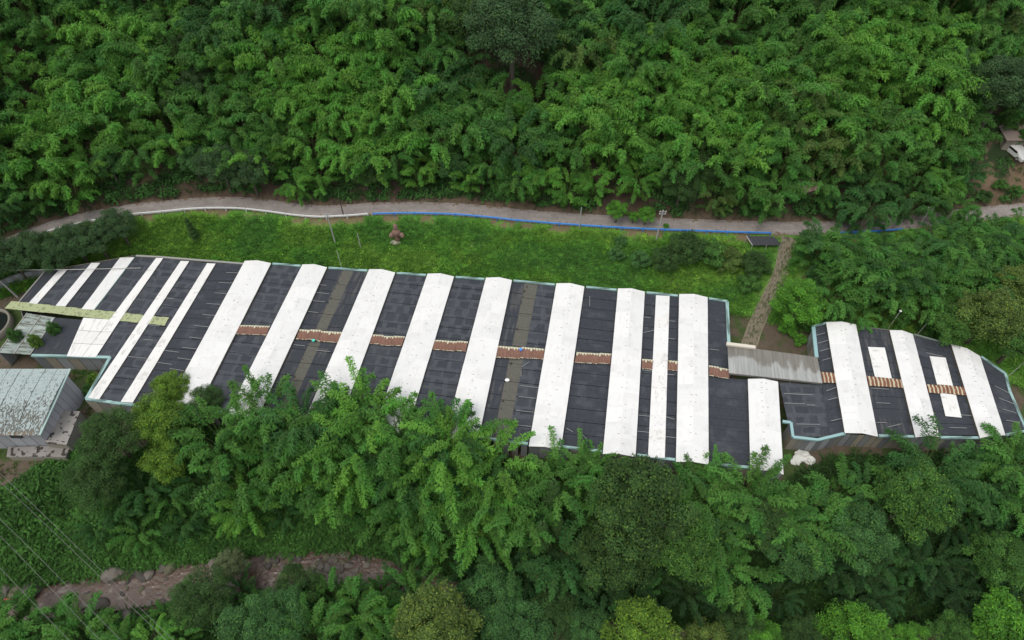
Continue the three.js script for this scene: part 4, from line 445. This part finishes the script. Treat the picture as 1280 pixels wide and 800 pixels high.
const T = [[214, 488, 3, 4, 'yellow', 'slim yellowish tree top poking over the left shed roof edge'], [196, 522, 4, 4, 'yellow', 'broadleaf tree with yellowish new leaves in front of the left shed'], [222, 535, 3.6, 1, 'mid', 'green broadleaf tree beside the yellowish one before the left shed'], [212, 568, 3.8, 4, 'yellow', 'lower yellowish tree on the bank below the left shed'], [258, 500, 2.6, 3, 'dark', 'dark small tree between the yellowish tree and the bamboo by the roof'], [140, 545, 4.2, 3, 'dark', 'dark fine-leaved tree beside the low concrete outhouse'], [120, 600, 4, 3, 'dark', 'dark feathery tree below the outhouse on the bank'], [800, 630, 6.4, 1, 'dark', 'large dark broadleaf tree on the bank before the long shed'], [770, 690, 5, 1, 'dark', 'dark broadleaf tree below the large one on the bank', ], [850, 680, 5.2, 4, 'mid', 'broadleaf tree with pale new leaves beside the green bamboo on the bank'], [1070, 668, 4.6, 0, 'blueGreen', 'round blue-green tree alone on the bank below the right shed'], [1140, 622, 5.2, 4, 'mid', 'yellowish-tipped tree on the bank below the right shed'], [1245, 695, 4, 0, 'mid', 'green tree low on the bank at the right edge'], [995, 690, 4, 2, 'blueGreen', 'dark blue-green tree with large leaves low on the bank'], [950, 650, 3.6, 0, 'dark', 'dark tree between bamboo and the round blue-green tree'],
  [250, 748, 4, 3, 'dark', 'dense dark round tree standing at the stream edge'], [288, 708, 2.4, 4, 'pale', 'pale flowering tree behind the dense dark stream-side tree'], [310, 792, 4.2, 0, 'blueGreen', 'blue-green round tree on the near bank beside the dense dark tree'], [345, 775, 4, 3, 'blueGreen', 'fine-leaved blue-green tree on the near bank'], [370, 735, 3.4, 0, 'dark', 'dark tree between the stream and the near bank bamboo'], [545, 785, 5.2, 4, 'olive', 'olive-tinted tree on the near bank beside blue-green trees'], [615, 745, 4.2, 0, 'blueGreen', 'blue-green tree behind the olive-tinted near-bank tree'], [645, 790, 4.4, 3, 'blueGreen', 'broad blue-green tree right of the olive-tinted tree'], [735, 790, 3.4, 0, 'blueGreen', 'small blue-green tree beside the yellow-green near-bank tree'], [800, 800, 5, 4, 'yellow', 'yellow-green tree on the near bank below the large dark tree'], [880, 805, 3.4, 4, 'olive', 'olive tree beside the yellow-green near-bank tree'], [1070, 795, 4.4, 1, 'bright', 'bright green tree on the near bank below the round blue-green tree'], [1135, 805, 3, 2, 'bright', 'small bright green tree at the foot of the larger bright tree'], [1265, 790, 5, 2, 'bright', 'bright green tree at the lower right corner'], [1195, 800, 3.4, 0, 'mid', 'green tree between the two bright near-bank trees'], [690, 772, 3.6, 3, 'dark', 'dark tree closing the ravine below the conifers'], [1010, 800, 3.4, 3, 'dark', 'dark low tree beside the bright green near-bank tree'], [925, 785, 3, 0, 'dark', 'dark small tree behind the olive near-bank tree'], [950, 800, 3, 2, 'bright', 'small bright tree between olive and bright near-bank trees'],
  [640, 40, 7.6, 3, 'darkBlue', 'tall dark evergreen tree among hillside bamboo'], [583, 20, 4.6, 1, 'dark', 'dark broadleaf tree beside the tall evergreen on the hillside'], [1258, 108, 6, 3, 'darkBlue', 'dark evergreen tree above the hut at the right edge'], [1192, 80, 4, 0, 'blueGreen', 'blue-green tree standing out of the hillside bamboo on the right'], [225, 60, 3.8, 0, 'dark', 'dark tree in the hillside gully, upper one'], [245, 105, 3.6, 1, 'darkBlue', 'dark bluish tree halfway down the hillside gully'], [220, 130, 3.2, 2, 'dark', 'dark open tree in the hillside gully above the shrubs'], [275, 205, 4, 3, 'darkBlue', 'dark bluish tree above the road at the gully mouth'], [310, 212, 4, 0, 'darkBlue', 'second dark bluish tree above the road by the gully mouth'], [240, 200, 3, 2, 'blueGreen', 'low blue-green tree at the gully mouth'], [345, 18, 3, 0, 'dark', 'dark tree high on the hillside beside the gully'], [420, 28, 2.6, 3, 'darkBlue', 'small dark tree between bright bamboo high on the hillside'], [735, 162, 2.4, 4, 'pale', 'pale greyish tree among the hillside bamboo'], [1010, 12, 3.2, 1, 'dark', 'dark broadleaf tree at the top of the hillside'], [880, 212, 3, 3, 'dark', 'dark tree in the bamboo above the guardrail end'], [565, 210, 2.8, 0, 'blueGreen', 'blue-green tree low in the bamboo above the road'], [135, 205, 2.8, 0, 'blueGreen', 'blue-green tree in the bamboo above the left road end'], [705, 78, 2.8, 2, 'blueGreen', 'blue-green tree right of the tall dark evergreen'], [455, 215, 2.6, 3, 'dark', 'dark tree behind the bamboo at the verge above the white guardrail'], [1120, 150, 2.6, 0, 'olive', 'olive tree among the bamboo above the road bend'], [852, 232, 3.4, 3, 'dark', 'dark tree tucked into the bamboo edge above the blue guardrail'],
  [12, 322, 3.6, 3, 'darkBlue', null], [42, 310, 3.6, 0, 'darkBlue', null], [70, 318, 3.3, 3, 'darkBlue', null], [92, 303, 3.5, 3, 'darkBlue', null], [118, 297, 3.5, 0, 'darkBlue', null], [146, 281, 3.3, 3, 'darkBlue', null], [-25, 336, 3.8, 0, 'darkBlue', null], [1240, 392, 5, 1, 'olive', 'olive-green tree beside the back of the right shed'], [1275, 360, 4, 4, 'olive', 'second olive-green tree behind the one by the right shed'], [1190, 405, 3.6, 4, 'mid', 'green tree behind the back corner of the right shed'], [1275, 425, 4, 2, 'mid', 'green tree at the right edge beside the right shed'], [1001, 376, 4, 1, 'bright', 'bright green leafy tree beside the dirt path'], [772, 262, 2, 2, 'bright', 'young bright green tree at the blue guardrail'], [792, 271, 1.1, 2, 'bright', 'small green sapling beside the young tree at the guardrail'], [833, 282, 0.6, 2, 'bright', 'tiny bright sapling at the blue guardrail near the crossarm pole'], [808, 268, 1.7, 0, 'bright', 'leafy young tree between guardrail and crossarm pole']];
for (const [px, py, r, v, m, l] of T) tree(px, py, r, v, m, l || 'dark bluish tree in the row between the left shed and the road', 'broadleaf_tree', 'tree', l ? undefined : 'dark trees by the left shed');
for (const [px, py, r, v, m, l] of [[858, 308, 3.6, 0, 'dark', 'large dark bush on the grass slope above the long shed'], [832, 322, 2.8, 0, 'dark', 'dark bush below and beside the large one on the grass slope'], [800, 325, 2, 1, 'blueGreen', 'grey-green bush left of the dark bushes on the grass slope'], [888, 316, 3, 1, 'mid', 'green bush beside the large dark bush'], [912, 324, 2.6, 0, 'olive', 'olive bush near the shelter'], [945, 330, 2.8, 0, 'dark', 'dark bush between the shelter and the path'], [770, 318, 1.6, 1, 'blueGreen', 'small grey-green bush alone on the grass slope'], [776, 302, 1.3, 1, 'blueGreen', 'tiny grey-green bush higher on the grass slope'], [935, 355, 2, 1, 'mid', 'low bush beside the lower path'], [1018, 350, 1.6, 1, 'blueGreen', 'grey-green bush beside the bright tree by the path'], [1000, 425, 1.2, 1, 'bright', 'bright bush behind the covered walkway'], [985, 410, 1.6, 1, 'bright', 'leafy bush between the path and the right shed'], [1008, 405, 1.5, 1, 'mid', 'green bush at the back corner of the right shed'], [1060, 425 - 40, 1.8, 1, 'mid', 'bush behind the first white strip of the right shed'], [1160, 410, 2, 0, 'mid', 'bush behind the middle of the right shed'], [270, 325, 1, 1, 'bright', 'small bush at the back wall of the left shed'], [118, 475, 1.3, 1, 'yellow', 'yellow-green bush in the small yard between the house and the left shed'], [110, 488, 1.2, 1, 'mid', 'low green bush in the small yard by the teal gutter'], [188, 333, 0.9, 1, 'yellow', 'tuft of greenery growing over the left shed roof edge'], [1250, 232, 1.3, 1, 'mid', 'small bush on the bare soil at the right'], [1270, 240, 1.4, 1, 'mid', 'bush on bare soil beside the road at the right edge'], [1230, 245, 1.6, 1, 'dark', 'dark bush on the bare soil above the road']]) tree(px, py, r, v, m, l, 'shrub', 'bush');
{ // saplings by the house, conifers
  for (const [px, py, m, l] of [[29, 430, 'mid', 'slim dark green sapling behind the house'], [54, 437, 'yellow', 'yellow-green sapling behind the house'], [76, 422, 'mid', 'tall sapling on bare stems beside the white roof block']]) tree(px, py, 1.5, 2, m, l).scale.set(0.22, 0.6, 0.22);
  const C = conifer(9); for (const [px, py, s, l] of [[690, 618, 0.95, 'slim conifer with brownish tip before the long shed'], [677, 668, 0.9, 'slim conifer lower on the bank'], [238, 285, 0.5, 'small dark conifer on the grass slope'], [697, 655, 0.7, 'thin conifer between the two slim ones']]) { const p = hit(px, py, 6 * s), t = thing('conifer', l, 'conifer', [p.x, p.y, p.z], px); t.scale.setScalar(s); part('crown', C.foliage, TM.dark, t); part('trunk', C.trunk, BARK, t); }
}
// ---------------------------------------------------------------- ground vegetation that nobody could count
{
  const r = rng(31), o = new THREE.Object3D(), col = new THREE.Color();
  const tuft = (n, len, wid, spread, up) => { const lv = new Leaves(); for (let i = 0; i < n; i++) { const a = r() * 6.2832, c = V(Math.cos(a), 0, Math.sin(a)), b = c.clone().multiplyScalar(spread * Math.sqrt(r())), d = c.clone().multiplyScalar(0.3 + r()).addScaledVector(V(0, 1, 0), up * (0.4 + r())).normalize(), s = 0.7 + 0.6 * r(); b.y = r() * len * 0.25; lv.add(b, d, V(0, 1, 0).addScaledVector(c, -0.8 * up).addScaledVector(rv(r), 0.4).normalize(), len * (0.6 + 0.7 * r()), wid * (0.7 + 0.6 * r()), [s, s, s]); } return lv.get(); };
  const bush = (n, R1, leaf) => { const lv = new Leaves(); for (let i = 0; i < n; i++) { const v = rv(r); v.y = Math.abs(v.y) * 0.9; const b = v.clone().multiplyScalar(R1 * (0.55 + 0.5 * r())); b.y *= 0.75; const s = 0.65 + 0.65 * r(), nn = v.clone().addScaledVector(V(0, 1, 0), 0.6).addScaledVector(rv(r), 0.6).normalize(), d = rv(r); d.addScaledVector(nn, -d.dot(nn)).normalize(); lv.add(b, d, nn, leaf * (0.7 + 0.6 * r()), leaf * 0.6, [s, s, s]); } return lv.get(); };
  const mass = (name, geos, m, pts) => { const g = new THREE.Group(); g.name = name; g.userData = { kind: 'stuff' }; scene.add(g); geos.forEach((geo, k) => { const L = pts.filter((_, i) => i % geos.length === k), im = new THREE.InstancedMesh(geo, m, L.length); im.name = name + '_patch'; im.userData.kind = 'stuff'; L.forEach(([x, z, s, c, lift = 0], i) => { o.position.set(x, ground(x, z) - 0.05 + lift, z); o.rotation.set((r() - 0.5) * 0.3, r() * 6.28, (r() - 0.5) * 0.3); o.scale.setScalar(s); o.updateMatrix(); im.setMatrixAt(i, o.matrix); im.setColorAt(i, col.setRGB(...c)); }); im.castShadow = im.receiveShadow = true; g.add(im); }); return g; };
  const LM = leafMat(1, 1, 1, 0.3), grassC = [[0.15, 0.365, 0.052], [0.19, 0.385, 0.056], [0.115, 0.31, 0.052]];
  const free = (x, z) => { const [px, py] = toPx(V(x, ground(x, z), z)); return !(Math.abs(px - lerp(986, 935, clamp((py - 297) / 135))) < 11 && py > 290 && py < 440) && !(py > 415 && px > 905 && px < 1030 && py > 428 + (px - 909) * 0.14); };
  const pts = [], weeds = []; for (let i = 0; i < 26000; i++) { const x = (r() * 2 - 1) * 105, zr = zRail(x), zb = zBack(x) - 0.6, z = lerp(zr + 0.7, zb, r()); if (z > zb || !free(x, z)) continue; const n = fbm(x * 0.12 + 5, z * 0.16, 3), c0 = n > 0.55 ? grassC[1] : n > 0.42 ? grassC[0] : grassC[2], k = 0.75 + 0.5 * r(); const bare = fbm(x * 0.35, z * 0.35, 4) + 0.1 * (1 - (z - zr) / (zb - zr)) > 0.64 && z - zr < 1.6; if (bare) continue; if (Math.hypot(...(q => [q[0] - 1042, (q[1] - 358) * 1.1])(toPx(V(x, ground(x, z), z)))) < 52 && r() < 0.8) continue; if (r() < 0.2) weeds.push([x, z, 0.35 + 0.5 * r(), [c0[0] * k * 1.2, c0[1] * k * 1.12, c0[2] * k]]); else pts.push([x, z, 0.7 + 0.7 * r(), c0.map(v => v * k)]); }
  mass('grass', [tuft(26, 0.5, 0.07, 0.4, 0.9), tuft(22, 0.42, 0.09, 0.45, 0.7), tuft(20, 0.6, 0.07, 0.35, 1.1)], LM, pts); mass('weeds', [bush(40, 0.6, 0.32), bush(30, 0.7, 0.42)], LM, weeds);
  const und = []; for (let i = 0; i < 9000; i++) { const x = (r() * 2 - 1) * 120, z = zRail(x) - RW - 1.1 - Math.pow(r(), 1.8) * 60; const [px, py] = toPx(V(x, ground(x, z), z)); if (Math.hypot(px - 1255, (py - 215)) < 45 && r() < 0.75) continue; if (fbm(x * 0.25, z * 0.25, 3) < 0.42) continue; const k = 0.6 + 0.6 * r(); und.push([x, z, 0.5 + 0.9 * r(), [0.055 * k, 0.15 * k, 0.034 * k]]); }
  mass('undergrowth', [bush(60, 0.9, 0.35), bush(50, 1, 0.42), tuft(30, 0.9, 0.12, 0.6, 0.9)], LM, und);
  const bank = []; for (let i = 0; i < 15000; i++) { const x = (r() * 2 - 1) * 90, zf = zFront(x) + 1.4, zv = zRiv(x) - 2.8, z = lerp(zf, zv, r()); const [px, py] = toPx(V(x, ground(x, z), z)); if (px > 640 && px < 770 && py < 600 && r() < 0.5) continue; const n = fbm(x * 0.2 + 40, z * 0.2, 3), k = (0.6 + 0.7 * r()) * (0.7 + 0.6 * n) * (px > 560 ? 0.45 : 0.95); bank.push([x, z, 0.55 + 0.9 * r(), [0.07 * k, 0.185 * k, 0.036 * k], r() * 0.5]); }  // creepers on the right coloured darker, painting in the shade of the bank
  for (let i = 0; i < 4500; i++) { const x = (r() * 2 - 1) * 80, z = zRiv(x) + 3 + r() * 22; const k = 0.5 + 0.6 * r(); bank.push([x, z, 0.6 + 0.8 * r(), [0.06 * k, 0.16 * k, 0.034 * k]]); }
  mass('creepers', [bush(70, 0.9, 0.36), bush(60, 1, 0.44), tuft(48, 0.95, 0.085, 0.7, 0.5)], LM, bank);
  const yard = []; for (let i = 0; i < 900; i++) { const px = -40 + r() * 180, py = 340 + r() * 260, p = U(px, py, 0); if (py < 520 && px > 20 && py < 500 && !(px > 88 && px < 132 && py > 455)) continue; yard.push([p.x, p.z, 0.3 + 0.5 * r(), [0.06, 0.11, 0.02].map(v => v * (0.6 + 0.7 * r()))]); }
  mass('yard_weeds', [bush(40, 0.6, 0.3), tuft(24, 0.6, 0.09, 0.4, 0.9)], LM, yard);
}
renderer.render(scene, camera);
